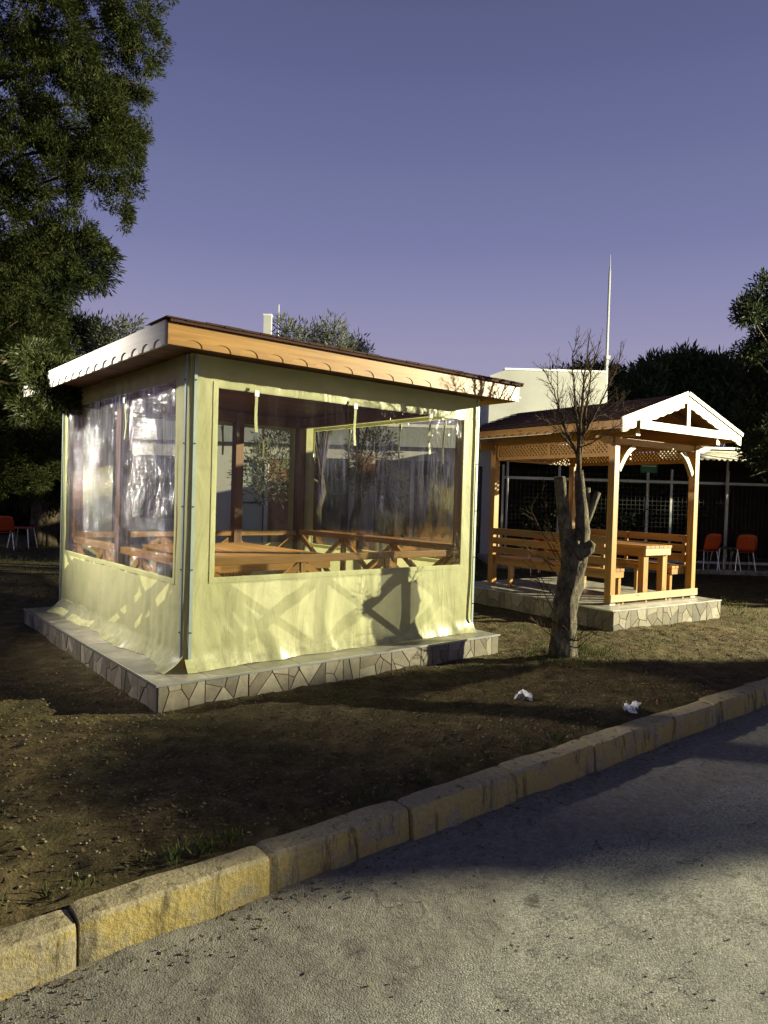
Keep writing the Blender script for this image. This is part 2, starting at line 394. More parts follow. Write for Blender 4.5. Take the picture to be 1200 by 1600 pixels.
def m_bark(name, dark, light, sc=(30, 30, 7)):
    t = NT(name); v = t.geo(sc); n = t.noise(v, 1.0, 7, .75, 1.2); n2 = t.noise(t.geo(), 9, 5, .65, .5)
    col = t.mix(1.0, t.ramp(n, [(.36, dark), (.64, light)]), t.ramp(n2, [(.32, (.45, .43, .40)), (.68, (1.35, 1.35, 1.3))]), 'MULTIPLY')
    h = t.math('ADD', n, t.math('MULTIPLY', n2, .6))
    return t.done(t.principled(col, .92, 0, .12, t.bump(h, 1.0, .045)))
M['bark'] = m_bark('grey_brown_bark', (.06, .052, .038), (.24, .21, .15))
M['cedar_bark'] = m_bark('fibrous_cedar_bark', (.05, .038, .026), (.17, .135, .095), (24, 24, 2.0))
M['twig'] = m_bark('brown_twig_bark', (.08, .055, .032), (.17, .12, .07))
M['cut_wood'] = m_plain('sawn_wood', (.30, .235, .15), .85)

def m_leaf(name, a, b, transl=.3):
    t = NT(name); g = t.n('ShaderNodeNewGeometry')
    n = t.noise(t.geo(), 2.2, 3); r = t.math('ADD', t.math('MULTIPLY', g.outputs['Random Per Island'], .6), t.math('MULTIPLY', n, .5))
    col = t.ramp(r, [(.2, a), (.75, b)])
    p = t.principled(col, .62, 0, .14); tr = t.n('ShaderNodeBsdfTranslucent'); t.l(col, tr.inputs[0])
    ms = t.n('ShaderNodeMixShader'); ms.inputs[0].default_value = transl; t.l(p.outputs[0], ms.inputs[1]); t.l(tr.outputs[0], ms.inputs[2])
    return t.done(ms)
M['cedar'] = m_leaf('cypress_foliage', (.008, .014, .004), (.055, .066, .015))
M['pine'] = m_leaf('pine_foliage', (.016, .030, .012), (.055, .080, .028), .2)
M['olive'] = m_leaf('olive_foliage', (.055, .065, .035), (.17, .18, .11))
M['dark_leaf'] = m_leaf('evergreen_foliage', (.007, .012, .005), (.028, .038, .013))
M['grass'] = m_leaf('grass_blades', (.02, .032, .008), (.065, .085, .022))
M['dry_leaf'] = m_leaf('dry_leaf_litter', (.035, .022, .010), (.20, .145, .07), .15)
M['pebble'] = m_plain('small_stones', (.16, .14, .10), .9, 0, .35, 3)

# ------------------------------------------------------------------ foliage
def blades(centers, dirs, n, length, width, spread, rad, up=.25, jitter=.5):
    """n thin leaf quads round each centre; returns V,F"""
    C = np.repeat(np.asarray(centers, float), n, 0); D = np.repeat(np.asarray(dirs, float), n, 0); m = len(C)
    off = RNG.normal(size=(m, 3)); off /= np.linalg.norm(off, axis=1)[:, None]; off *= (rad * RNG.random(m) ** .5)[:, None]
    P = C + off
    d = D * (1 - spread) + spread * RNG.normal(size=(m, 3)) * .8 + off / max(rad, 1e-6) * .5; d[:, 2] += up
    d /= np.linalg.norm(d, axis=1)[:, None] + 1e-9
    s = np.cross(d, RNG.normal(size=(m, 3))); s /= np.linalg.norm(s, axis=1)[:, None] + 1e-9
    L = (length * (1 + jitter * (RNG.random(m) - .5)))[:, None]; Wd = (width * (1 + jitter * (RNG.random(m) - .5)))[:, None]
    V = np.stack([P, P + d * L * .5 + s * Wd * .5, P + d * L, P + d * L * .5 - s * Wd * .5], 1).reshape(-1, 3)
    return V, np.arange(m * 4).reshape(-1, 4)

def blob_points(c, r, n, shell=.45):
    """points in an ellipsoid, more of them towards its surface"""
    q = RNG.normal(size=(n, 3)); q /= np.linalg.norm(q, axis=1)[:, None]
    rr = (shell + (1 - shell) * RNG.random(n)) ** .8
    return np.asarray(c) + q * rr[:, None] * np.asarray(r), q

def crown_mesh(name, blobs, n_per_m2, leaf, mat, base, gap=None):
    """blobs: list of (centre, radii). leaf: dict(n,length,width,spread,rad,up)"""
    Cs, Ds = [], []
    for c, r in blobs:
        r = np.asarray(r, float); area = 4 * PI * ((r[0] * r[1] + r[1] * r[2] + r[0] * r[2]) / 3)
        p, q = blob_points(c, r, max(6, int(area * n_per_m2))); Cs.append(p); Ds.append(q)
    Cs, Ds = np.concatenate(Cs), np.concatenate(Ds)
    if gap:                                                # open the crown up: drop clumps in the hollows of a 3-D noise
        k, thr = gap
        q = vnoise(Cs[:, 0] * k + Cs[:, 2] * k * .7, Cs[:, 1] * k - Cs[:, 2] * k * .5, 5) + vnoise(Cs[:, 2] * k * 1.3 + 7, Cs[:, 0] * k - Cs[:, 1] * k, 9)
        Cs, Ds = Cs[q > thr], Ds[q > thr]
    V, Fq = blades(Cs, Ds, **leaf)
    return np_mesh(name, V - np.asarray(base), Fq, mat)

def limbs(base, trunk_top, r0, targets, rng, r1=None):
    mb = MB(); mb.smooth = True
    b, t = Vector(base), Vector(trunk_top); k = 6; pts = []
    for i in range(k + 1):
        f = i / k; p = b.lerp(t, f); pts.append(p + Vector((rng.uniform(-1, 1), rng.uniform(-1, 1), 0)) * r0 * .5 * (0 if i == 0 else 1))
    rads = [r0 * (1.25 if i == 0 else 1) * (1 - .6 * i / k) for i in range(k + 1)]
    mb.tube(pts, rads, 10, True, .2)
    for tg in targets:
        tg = Vector(tg); f = min(.97, max(.12, (tg.z - b.z) / max(t.z - b.z, .1) - rng.uniform(.0, .10))); s = b.lerp(t, f); mid = s.lerp(tg, .5) + Vector((rng.uniform(-.2, .2), rng.uniform(-.2, .2), (tg - s).length * .10))
        r = r0 * .32 * (1 - f * .4)
        mb.tube([s, s.lerp(mid, .5) + Vector((0, 0, .04)), mid, mid.lerp(tg, .6), tg], [r, r * .8, r * .6, r * .4, r * .15], 6)
    return mb

# ------------------------------------------------------------------ ground, road, kerb
ROAD_Z = -0.175
def axis_pts(segs):
    out = []
    for a, b, st in segs: out += list(np.arange(a, b - 1e-6, st))
    return np.array(out + [segs[-1][1]])
xs = axis_pts([(-250, -30, 20), (-30, -6, 2), (-6, -2, .25), (-2, 8, .035), (8, 14, .2), (14, 40, 2), (40, 300, 20)])
ys = axis_pts([(-2.17, 1.2, .035), (1.2, 6, .2), (6, 30, 1.5), (30, 400, 20)])
X, Y = np.meshgrid(xs, ys, indexing='ij')
near = np.clip((9 - np.hypot(X - 3, Y + .5)) / 3, 0, 1)
Z = near * (.030 * fbm(X * 1.3, Y * 1.3, 3) + .022 * fbm(X * 9, Y * 9, 5, 3)) - .006
Z += .05 * np.exp(-((X - 3.75) ** 2 + (Y + .85) ** 2) / .12)
Z -= np.clip((-1.9 - Y) / .2, 0, 1) * .025
tag(child('ground', np_mesh('ground', np.stack([X, Y, Z], -1).reshape(-1, 3), grid_faces(len(xs), len(ys)), M['ground'], True), None), kind='structure')
xs = axis_pts([(-250, -30, 20), (-30, -3, 1.5), (-3, 5, .03), (5, 12, .2), (12, 40, 2), (40, 300, 20)])
ys = axis_pts([(-120, -12, 12), (-12, -4.4, .4), (-4.4, -2.16, .03)])
X, Y = np.meshgrid(xs, ys, indexing='ij')
near = np.clip((8 - np.hypot(X - 1, Y + 3)) / 3, 0, 1)
Z = ROAD_Z + near * (.016 * fbm(X * 1.1, Y * 1.1, 11) + .008 * fbm(X * 11, Y * 11, 17, 2)) + np.exp(-((Y + 2.28) / .06) ** 2) * .012 * (fbm(X * 4, Y * 4, 21) + .6)
tag(child('road', np_mesh('road', np.stack([X, Y, Z], -1).reshape(-1, 3), grid_faces(len(xs), len(ys)), M['road'], True), None), kind='structure')

kerb = thing('kerb', 'kerb of worn yellow painted stones along the road', 'kerb', (0, -2.16, 0)); del kerb['category'], kerb['label']; kerb['kind'] = 'structure'
def kerb_stone(L, seed):
    """worn concrete kerb stone, rounded arrises, chipped"""
    prof = [(-.085, -.24), (-.100, -.17), (-.093, -.06), (-.088, -.014), (-.076, -.001), (-.02, .004), (.045, .002), (.060, -.010), (.064, -.24)]
    nx = 26; pts = []
    for i in range(nx + 1):
        x = -L / 2 + L * i / nx; e = min(i, nx - i)
        for j, (py, pz) in enumerate(prof):
            w = .006 if e == 0 else 0
            dn = float(fbm(np.array([x * 3 + seed * 9.1]), np.array([j * .8 + seed]), seed, 3)[0]) * .012
            chip = max(0, float(fbm(np.array([x * 5 + seed * 3.7]), np.array([seed * 1.3]), seed + 40, 3)[0]) - .28) * .09 if j in (3, 4, 5) else 0
            pts.append((x, py + dn + (w + chip) * (1 if py < 0 else -1), pz + dn * .7 - (w if j in (3, 4, 5, 6, 7) else 0) - chip))
    m = len(prof); mb = MB(); mb.smooth = True
    fs = [(i * m + j, i * m + j + 1, (i + 1) * m + j + 1, (i + 1) * m + j) for i in range(nx) for j in range(m - 1)] + [tuple(range(m - 1, -1, -1)), tuple(nx * m + j for j in range(m))]
    me = mb.add(pts, fs).mesh('kerb_stone', M['kerb']); me.set_sharp_from_angle(angle=math.radians(30)); return me
kb = [-3.58, -2.79, -1.985, -1.18, -.39, .42, 1.22, 2.0, 2.82, 3.63, 4.45, 5.26, 6.08, 6.9, 7.7]
for i, (a, b) in enumerate(zip(kb[:-1], kb[1:])):
    child('kerb_stone', kerb_stone(b - a - .013, i + 1), kerb, ((a + b) / 2, random.uniform(-.012, .012), random.uniform(-.012, .006)), (random.uniform(-.012, .012), random.uniform(-.008, .008), random.uniform(-.012, .012)))

# ------------------------------------------------------------------ stone-clad platforms
def clip_poly(poly, p, n):
    out = []
    for i in range(len(poly)):
        a, b = poly[i], poly[(i + 1) % len(poly)]
        da, db = (a[0] - p[0]) * n[0] + (a[1] - p[1]) * n[1], (b[0] - p[0]) * n[0] + (b[1] - p[1]) * n[1]
        if da <= 0: out.append(a)
        if da * db < 0: t = da / (da - db); out.append((a[0] + (b[0] - a[0]) * t, a[1] + (b[1] - a[1]) * t))
    return out

def crazy_tiles(parent, length, z0, z1, frame, tile=.36):
    """broken-stone cladding on a vertical face. frame(u,z,d) -> parent-space point, d outwards"""
    n = max(1, round(length / tile)); tw = length / n
    for k in range(n):
        u0, u1 = k * tw, (k + 1) * tw
        seeds = [(u0 + tw * (i + .5 + random.uniform(-.35, .35)) / 2.5, z0 + (z1 - z0) * random.choice((.2, .5, .85)) + random.uniform(-.03, .03)) for i in range(3)]
        seeds += [(random.uniform(u0, u1), random.uniform(z0, z1)) for _ in range(2)]
        for i, s in enumerate(seeds):
            poly = [(u0 + .0025, z0), (u1 - .0025, z0), (u1 - .0025, z1), (u0 + .0025, z1)]
            for j, q in enumerate(seeds):
                if i == j or not poly: continue
                d = (q[0] - s[0], q[1] - s[1]); L = math.hypot(*d) + 1e-9; nn = (d[0] / L, d[1] / L)
                poly = clip_poly(poly, ((s[0] + q[0]) / 2 - nn[0] * .0022, (s[1] + q[1]) / 2 - nn[1] * .0022), nn)
            if len(poly) < 3: continue
            cx = sum(p[0] for p in poly) / len(poly); cz = sum(p[1] for p in poly) / len(poly)
            ar = abs(sum(poly[a][0] * poly[(a + 1) % len(poly)][1] - poly[(a + 1) % len(poly)][0] * poly[a][1] for a in range(len(poly)))) / 2
            if ar < .0006: continue
            th = .007 + random.uniform(0, .006); mb = MB(); m = len(poly); o = Vector(frame(cx, cz, 0))
            q0 = [Vector(frame(p[0], p[1], 0)) - o for p in poly]
            q1 = [Vector(frame(cx + (p[0] - cx) * .965, cz + (p[1] - cz) * .965, th)) - o for p in poly]
            mb.add(q0 + q1, [tuple(range(m, 2 * m))] + [(a, (a + 1) % m, m + (a + 1) % m, m + a) for a in range(m)])
            child('stone', mb.mesh('stone', M['stone']), parent, o)

def platform(label, loc, rotz, W, D, h, faces):
    t = thing('stone_platform', label, 'platform', loc, rotz, None)
    MB().box((0, 0, -.25), (W, D, h - .012)).build('slab', M['grout'], t, False)
    MB().box((-.004, -.004, h - .012), (W + .004, D + .004, h)).build('floor_tiles', M['floor_tile'], t, False)
    tr = MB(); e = .016
    tr.box((-e, -e, h - .014), (W + e, -.0045, h + .003)); tr.box((-e, -.0045, h - .014), (-.0045, D + e, h + .003))
    tr.build('edge_trim', M['alu'], t, False)
    if 'front' in faces: crazy_tiles(t, W, -.03, h - .015, lambda u, z, d: (u, -d, z))
    if 'left' in faces: crazy_tiles(t, D, -.03, h - .015, lambda u, z, d: (-d, u, z))
    return t
PH = .17
PW, PD = 3.598, 3.878
platform('low platform clad in broken stone under the curtained pavilion', (0, 0, 0), 0, PW, PD, PH, ('front', 'left'))
GX, GY, GT, GH = 5.744, .04, -.086, .236
GW, GD = 2.36, 3.0
platform('low stone clad platform under the open gazebo with benches', (GX, GY, 0), GT, GW, GD, GH, ('front', 'left'))

# ------------------------------------------------------------------ scalloped fascia board
def fascia(name, L, hgt, th, mat, parent, loc, rot, scal=.222, aw=.150, ah=.052):
    """board along +x from 0 to L, hanging 0..-hgt, outer side -y; arches cut out of its lower edge show a backing strip"""
    n = max(1, int(L / scal)); x0 = (L - n * scal) / 2
    mb = MB()
    for k in range(n):
        a = x0 + k * scal if k else 0.0; b = x0 + (k + 1) * scal if k < n - 1 else L; c = x0 + (k + .5) * scal
        arch = [(c - math.cos(PI * j / 10) * aw / 2, -hgt + math.sin(PI * j / 10) ** .8 * ah) for j in range(11)]
        # upper part of the bay, split down the arch crown so that every face stays simple
        lp = [(a, 0), (a, -hgt)] + arch[:6] + [(c, 0)]; rp = [(c, 0)] + arch[5:] + [(b, -hgt), (b, 0)]
        for poly in (lp, rp):
            m = len(poly); f = [(x, 0, z) for x, z in poly]; r = [(x, th, z) for x, z in poly]
            mb.add(f + r, [tuple(range(m)), tuple(range(2 * m - 1, m - 1, -1))])
        m = len(arch); mb.add([(x, 0, z) for x, z in arch] + [(x, th, z) for x, z in arch], [(q, m + q, m + q + 1, q + 1) for q in range(m - 1)])
    mb.add([(0, 0, 0), (L, 0, 0), (L, th, 0), (0, th, 0), (0, 0, -hgt), (L, 0, -hgt), (L, th, -hgt), (0, th, -hgt)], [(0, 1, 2, 3), (1, 5, 6, 2), (0, 3, 7, 4)])
    o = child(name, mb.mesh(name, mat), parent, loc, rot)
    child('backing_strip', MB().box((.002, th + .0005, -hgt + .001), (L - .002, th + .016, -.004)).mesh('backing_strip', mat), o)
    return o

# ------------------------------------------------------------------ curtained pavilion
AX, AY, BX, BY = .297, .237, 3.467, 3.585                  # curtain planes
pav = thing('garden_pavilion', 'pavilion closed in with cream curtains and clear plastic windows', 'pavilion', (0, 0, PH))
ZT = 2.60
RAIL_Z = 1.03
P_ = .115
post_xy = [(AX + .055, AY + .055), (BX - .055 - P_, AY + .055), (AX + .055, BY - .055 - P_), (BX - .055 - P_, BY - .055 - P_), (2.34, BY - .055 - P_), (AX + .055, 1.9)]
for x, y in post_xy:
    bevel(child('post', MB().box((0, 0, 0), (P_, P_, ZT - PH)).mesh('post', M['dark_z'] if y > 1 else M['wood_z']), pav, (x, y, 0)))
# top plates
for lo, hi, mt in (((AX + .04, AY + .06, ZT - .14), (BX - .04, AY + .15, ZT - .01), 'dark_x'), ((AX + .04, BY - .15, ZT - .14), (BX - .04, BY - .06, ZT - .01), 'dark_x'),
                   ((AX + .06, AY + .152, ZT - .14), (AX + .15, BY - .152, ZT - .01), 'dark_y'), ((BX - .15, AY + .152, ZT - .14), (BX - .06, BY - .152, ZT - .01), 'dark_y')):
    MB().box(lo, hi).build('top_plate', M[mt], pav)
# ceiling boards
nb = 30; bw = (BY + .55 - AY) / nb
cb = MB().box((0, .004, 0), (BX - AX + .60, bw - .004, .02)).mesh('ceiling_board', M['dark_x'])
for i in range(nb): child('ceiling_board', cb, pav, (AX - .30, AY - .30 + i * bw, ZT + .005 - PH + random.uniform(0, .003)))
# railings with crossed braces
def railing(parent, a, b, z0, zt, bays, ax, th=.05):
    a, b = Vector(a), Vector(b); d = b - a; mt = 'wood_' + 'xy'[ax]
    r = child('railing', MB().bar((a.x, a.y, zt - .0325), (b.x, b.y, zt - .0325), .075, .065).mesh('railing', M[mt], WM[parent].inverted()), parent)
    bevel(r, .005)
    MB().bar((a.x, a.y, z0), (b.x, b.y, z0), th, .06).build('bottom_rail', M[mt], r)
    for k in range(bays + 1):
        p = a + d * (k / bays)
        if 0 < k < bays: MB().box((p.x - .026, p.y - .026, z0 + .03), (p.x + .026, p.y + .026, zt - .065)).build('stile', M['wood_z'], r)
        if k < bays:
            q = a + d * ((k + 1) / bays); dd = (q - p).normalized(); p2, q2 = p + dd * .03, q - dd * .03
            MB().bar((p2.x, p2.y, z0 + .05), (q2.x, q2.y, zt - .09), .034, .058).build('brace', M[mt], r)
            off = Vector((-dd.y, dd.x, 0)) * .02
            MB().bar((p2.x + off.x, p2.y + off.y, zt - .09), (q2.x + off.x, q2.y + off.y, z0 + .05), .030, .058).build('brace', M[mt], r)
    return r
yi, xi = AY + .11, AX + .11
railing(pav, (AX + .172, yi, 0), (BX - .172, yi, 0), PH + .14, RAIL_Z, 3, 0)
railing(pav, (AX + .172, BY - .11, 0), (BX - .172, BY - .11, 0), PH + .14, RAIL_Z + .03, 3, 0)
railing(pav, (xi, AY + .172, 0), (xi, BY - .172, 0), PH + .14, RAIL_Z - .02, 3, 1)
railing(pav, (BX - .11, AY + .172, 0), (BX - .11, BY - .172, 0), PH + .14, RAIL_Z + .04, 3, 1)

# curtains: cloth frame + clear pane, one displaced sheet per wall
def curtain(parent, L, win, side, seed, frame, flare, pvc, straps, wr=1.0, flare_ends=0.0, crisp=0.0):
    """L wall length, win=(u0,u1,z0,z1), frame(u,z,d)->world; d outwards"""
    u0, u1, z0, z1 = win; zb, zt = PH + .004, ZT - .005
    us = np.unique(np.concatenate([np.linspace(0, u0, 9), np.linspace(u0, u1, 150), np.linspace(u1, L, 9)]))
    zs = np.unique(np.concatenate([np.linspace(zb, zb + .16, 12), np.linspace(zb + .16, z0, 18), np.linspace(z0, z1, 44), np.linspace(z1, zt, 9)]))
    U, Zg = np.meshgrid(us, zs, indexing='ij')
    low = np.clip((z0 - Zg) / (z0 - zb), 0, 1)
    D_ = wr * (.010 * fbm(U * 6 + seed, Zg * .8, seed, 3) + .024 * low * fbm(U * 4.5 + Zg * 1.5, Zg * 2.0, seed + 9, 3) + .006 * fbm(U * 1.2, Zg * 1.2, seed + 3, 2) + crisp * fbm(U * 14 + seed, Zg * 1.6 + U * 2, seed + 21, 3))
    hem = np.clip((zb + .15 - Zg) / .15, 0, 1)
    fl = flare * (.65 + .9 * fbm(U * 1.6 + seed * 2, U * 0, seed + 5, 3)) 
    endw = np.exp(-(U / .35) ** 2) + np.exp(-((L - U) / .35) ** 2)
    D_ = D_ + hem ** 1.8 * (fl + flare_ends * endw)
    Zd = Zg + (hem ** 3) * np.clip(.010 * fbm(U * 5, U * 0, seed + 7, 3), 0, 1)
    P = np.array([tuple(frame(u, z, d)) for u, z, d in zip(U.ravel(), Zd.ravel(), D_.ravel())])
    base = WM[parent].translation; P = P - np.array(base)
    Fq = grid_faces(len(us), len(zs))
    cu = (us[:-1] + us[1:]) / 2; cz = (zs[:-1] + zs[1:]) / 2
    CU, CZ = np.meshgrid(cu, cz, indexing='ij'); inside = ((CU > u0) & (CU < u1) & (CZ > z0) & (CZ < z1)).ravel()
    cur = child('curtain', np_mesh('curtain', P, Fq[~inside], M['curtain'], True), parent)
    child('clear_window', np_mesh('clear_window', P, Fq[inside], M[pvc], True), cur)
    # welded hem round the window: a raised strip
    for (a, b) in (((u0 - .045, z0 - .045), (u1 + .045, z0 - .006)), ((u0 - .045, z1 + .006), (u1 + .045, z1 + .045)), ((u0 - .045, z0 - .006), (u0 - .006, z1 + .006)), ((u1 + .006, z0 - .006), (u1 + .045, z1 + .006))):
        nu = max(2, int((b[0] - a[0]) / .05)); nz = max(2, int((b[1] - a[1]) / .05))
        uu, zz = np.meshgrid(np.linspace(a[0], b[0], nu), np.linspace(a[1], b[1], nz), indexing='ij')
        lw = np.clip((z0 - zz) / (z0 - zb), 0, 1)
        dd = wr * (.010 * fbm(uu * 6 + seed, zz * .8, seed, 3) + .024 * lw * fbm(uu * 4.5 + zz * 1.5, zz * 2.0, seed + 9, 3) + .006 * fbm(uu * 1.2, zz * 1.2, seed + 3, 2)) + .0045
        Q = np.array([tuple(frame(u, z, d)) for u, z, d in zip(uu.ravel(), zz.ravel(), dd.ravel())]) - np.array(base)
        child('hem', np_mesh('hem', Q, grid_faces(nu, nz), M['curtain'], True), cur)
    for e, uu in ((0, .035), (1, L - .035)):
        tr = MB(); q = [frame(uu - .013, zb + .10, .012), frame(uu + .013, zb + .10, .012), frame(uu + .013, zt - .01, .012), frame(uu - .013, zt - .01, .012)]
        n_ = Vector(frame(0, 0, 1)) - Vector(frame(0, 0, 0)); tr.prism(q, n_, .012); k = tr.build('track', M['track'], cur)
        sc = MB()
        for zz in np.linspace(zb + .3, zt - .2, 5):
            c = Vector(frame(uu, zz, .026)); sc.tube([c, c + n_ * .006], .006, 6)
        sc.build('track_screws', M['black'], k)
    for (su, sz, sl) in straps:
        st = MB(); st.smooth = False
        for i in range(8):
            za, zb2 = sz - sl * i / 8, sz - sl * (i + 1) / 8; da = .030 + .006 * math.sin(i * .9); db = .030 + .006 * math.sin((i + 1) * .9); sl_ = .008 * i / 8
            st.add([frame(su - .013 + sl_, za, da), frame(su + .013 + sl_, za, da), frame(su + .013 + sl_, zb2, db), frame(su - .013 + sl_, zb2, db)], [(0, 1, 2, 3)])
        so = st.build('strap', M['curtain'], cur); m = so.modifiers.new('solid', 'SOLIDIFY'); m.thickness = .003
        bk = MB(); n_ = Vector(frame(0, 0, 1)) - Vector(frame(0, 0, 0)); bk.prism([frame(su - .019, sz - .075, .036), frame(su + .019, sz - .075, .036), frame(su + .019, sz - .03, .036), frame(su - .019, sz - .03, .036)], n_, .012); bk.build('buckle', M['white_paint'], so)
    return cur
LX, LY = BX - AX, BY - AY
ST = [(.84 - AX, 2.40, .36), (1.83 - AX, 2.40, .40), (2.74 - AX, 2.40, .42)]
curtain(pav, LX, (.53 - AX, 3.245 - AX, .885, 2.36), 'front', 3, lambda u, z, d: (AX + u, AY - d, z), .035, 'pvc', ST, 1.0, .05)
curtain(pav, LY, (.48 - AY, 3.43 - AY, .865, 2.42), 'left', 14, lambda u, z, d: (AX - d, AY + u, z), .12, 'pvc_side', [(1.3, 2.40, .4)], 1.5, .06, .007)
curtain(pav, LX, (.55, 2.95, .885, 2.42), 'back', 25, lambda u, z, d: (AX + u, BY + d, z), .03, 'pvc', [(1.95, 2.44, .40), (2.55, 2.44, .45)])
curtain(pav, LY, (.25, LY - .30, .885, 2.42), 'right', 36, lambda u, z, d: (BX + d, AY + u, z), .03, 'pvc', [(.55, 2.44, .5), (1.3, 2.44, .5), (2.3, 2.44, .45)])

# roof: low hipped shingle roof with scalloped boards round the eaves
EX0, EX1, EY0, EY1 = -.03, 3.66, -.12, 3.95
roof = MB()
zc = 2.735; apx = ((EX0 + EX1) / 2, (EY0 + EY1) / 2, zc + .24)
e = .03
ex = -.004
co = [(EX0 - ex, EY0 - e, zc), (EX1 + e, EY0 - e, zc), (EX1 + e, EY1 + e, zc), (EX0 - ex, EY1 + e, zc)]
lo = [(x, y, z - .022) for x, y, z in co]
roof.add(co + lo + [apx], [(0, 1, 8), (1, 2, 8), (2, 3, 8), (3, 0, 8), (0, 4, 5, 1), (1, 5, 6, 2), (2, 6, 7, 3), (3, 7, 4, 0), (4, 7, 6, 5)])
ro = roof.build('roof', M['shingle'], pav)
sh = MB()   # ragged shingle tabs along the front and left eaves
for k in range(26):
    x = EX0 - e + k * (EX1 - EX0 + 2 * e) / 26; sh.box((x + .003, EY0 - e - .010, zc - .004 + random.uniform(0, .004)), (x + (EX1 - EX0) / 26 - .003, EY0 + .3, zc + .008 + random.uniform(0, .006)))
    pass
tag(sh.build('shingle_edge', M['shingle'], ro), kind='stuff')
FHT = .150
fascia('fascia_board', EX1 - EX0, FHT, .004, M['wood_x'], pav, (EX0, EY0, 2.71 - PH), (0, 0, 0))
fascia('fascia_board', EY1 - EY0 - .03, FHT + .02, .010, M['glare_pine'], pav, (EX0 - .012, EY1, 2.73 - PH), (0, 0, -PI / 2))
MB().box((EX0 + .03, EY1 - .028, 2.56), (EX1 - .03, EY1, 2.71)).build('fascia_board', M['wood_x'], pav)
MB().box((EX1 - .028, EY0 + .03, 2.56), (EX1, EY1 - .03, 2.71)).build('fascia_board', M['wood_y'], pav)

# table inside
tb = thing('picnic_table', 'slatted wooden table inside the curtained pavilion', 'table', (1.45, 1.75, PH))
TX0, TX1, TY0, TY1, TZ = .88, 2.12, .86, 2.70, .965
ns = 10; sw = (TX1 - TX0) / ns
sm = MB().box((.006, 0, 0), (sw - .006, TY1 - TY0, .035)).mesh('table_slat', M['wood_y'])
for i in range(ns): bevel(child('table_slat', sm, tb, (TX0 + i * sw - 1.45, TY0 - 1.75, TZ - .035 - PH)), .004)
for y in (TY0 + .03, TY1 - .07): MB().box((TX0 + .03, y, TZ - .13), (TX1 - .03, y + .04, TZ - .036)).build('apron', M['wood_x'], tb)
for x in (TX0 + .035, TX1 - .075): MB().box((x, TY0 + .072, TZ - .13), (x + .04, TY1 - .072, TZ - .036)).build('apron', M['wood_y'], tb)
for x in (TX0 + .09, TX1 - .18):
    for y in (TY0 + .09, TY1 - .18): MB().box((x, y, PH), (x + .09, y + .09, TZ - .037)).build('leg', M['wood_z'], tb)

# ------------------------------------------------------------------ open gazebo
gz = thing('open_gazebo', 'open wooden gazebo with gabled roof and lattice panels', 'gazebo', (GX, GY, GH), GT)
G = WM[gz]
def gl(mb, name, mat, parent=gz): return child(name, mb.mesh(name, mat), parent)   # gazebo-local coordinates, z above platform
gx0, gy0, gw, gd = .364, .333, 1.905, 2.22
gp = .10; GZT = 2.30 - 0.02
posts = [(gx0, gy0), (gx0 + gw - gp, gy0), (gx0, gy0 + gd), (gx0 + gw - gp, gy0 + gd)]
for x, y in posts: bevel(child('post', MB().box((0, 0, 0), (gp, gp, GZT - .10)).mesh('post', M['wood_z']), gz, (x, y, 0)))
for x, y in posts: gl(MB().box((x - .006, y - .006, 0), (x + gp + .006, y + gp + .006, .012)), 'post_foot', M['steel'])
for x in (gx0 + .01, gx0 + gw - gp + .01): gl(MB().box((x, gy0 - .30, GZT - .10), (x + .08, gy0 + gd + .40, GZT)), 'side_beam', M['wood_y'])
for y in (gy0 + .02, gy0 + gd + .02): gl(MB().box((gx0 - .30, y, GZT - .103 - .09), (gx0 + gw + .30, y + .06, GZT - .103)) if y > 1 else MB().prism([(gx0 - .30, y, GZT - .13), (gx0 - .12, y, GZT - .19), (gx0 + gw + .12, y, GZT - .19), (gx0 + gw + .30, y, GZT - .13), (gx0 + gw + .30, y, GZT - .102), (gx0 - .30, y, GZT - .102)], (0, 1, 0), .06), 'cross_beam', M['wood_x'])
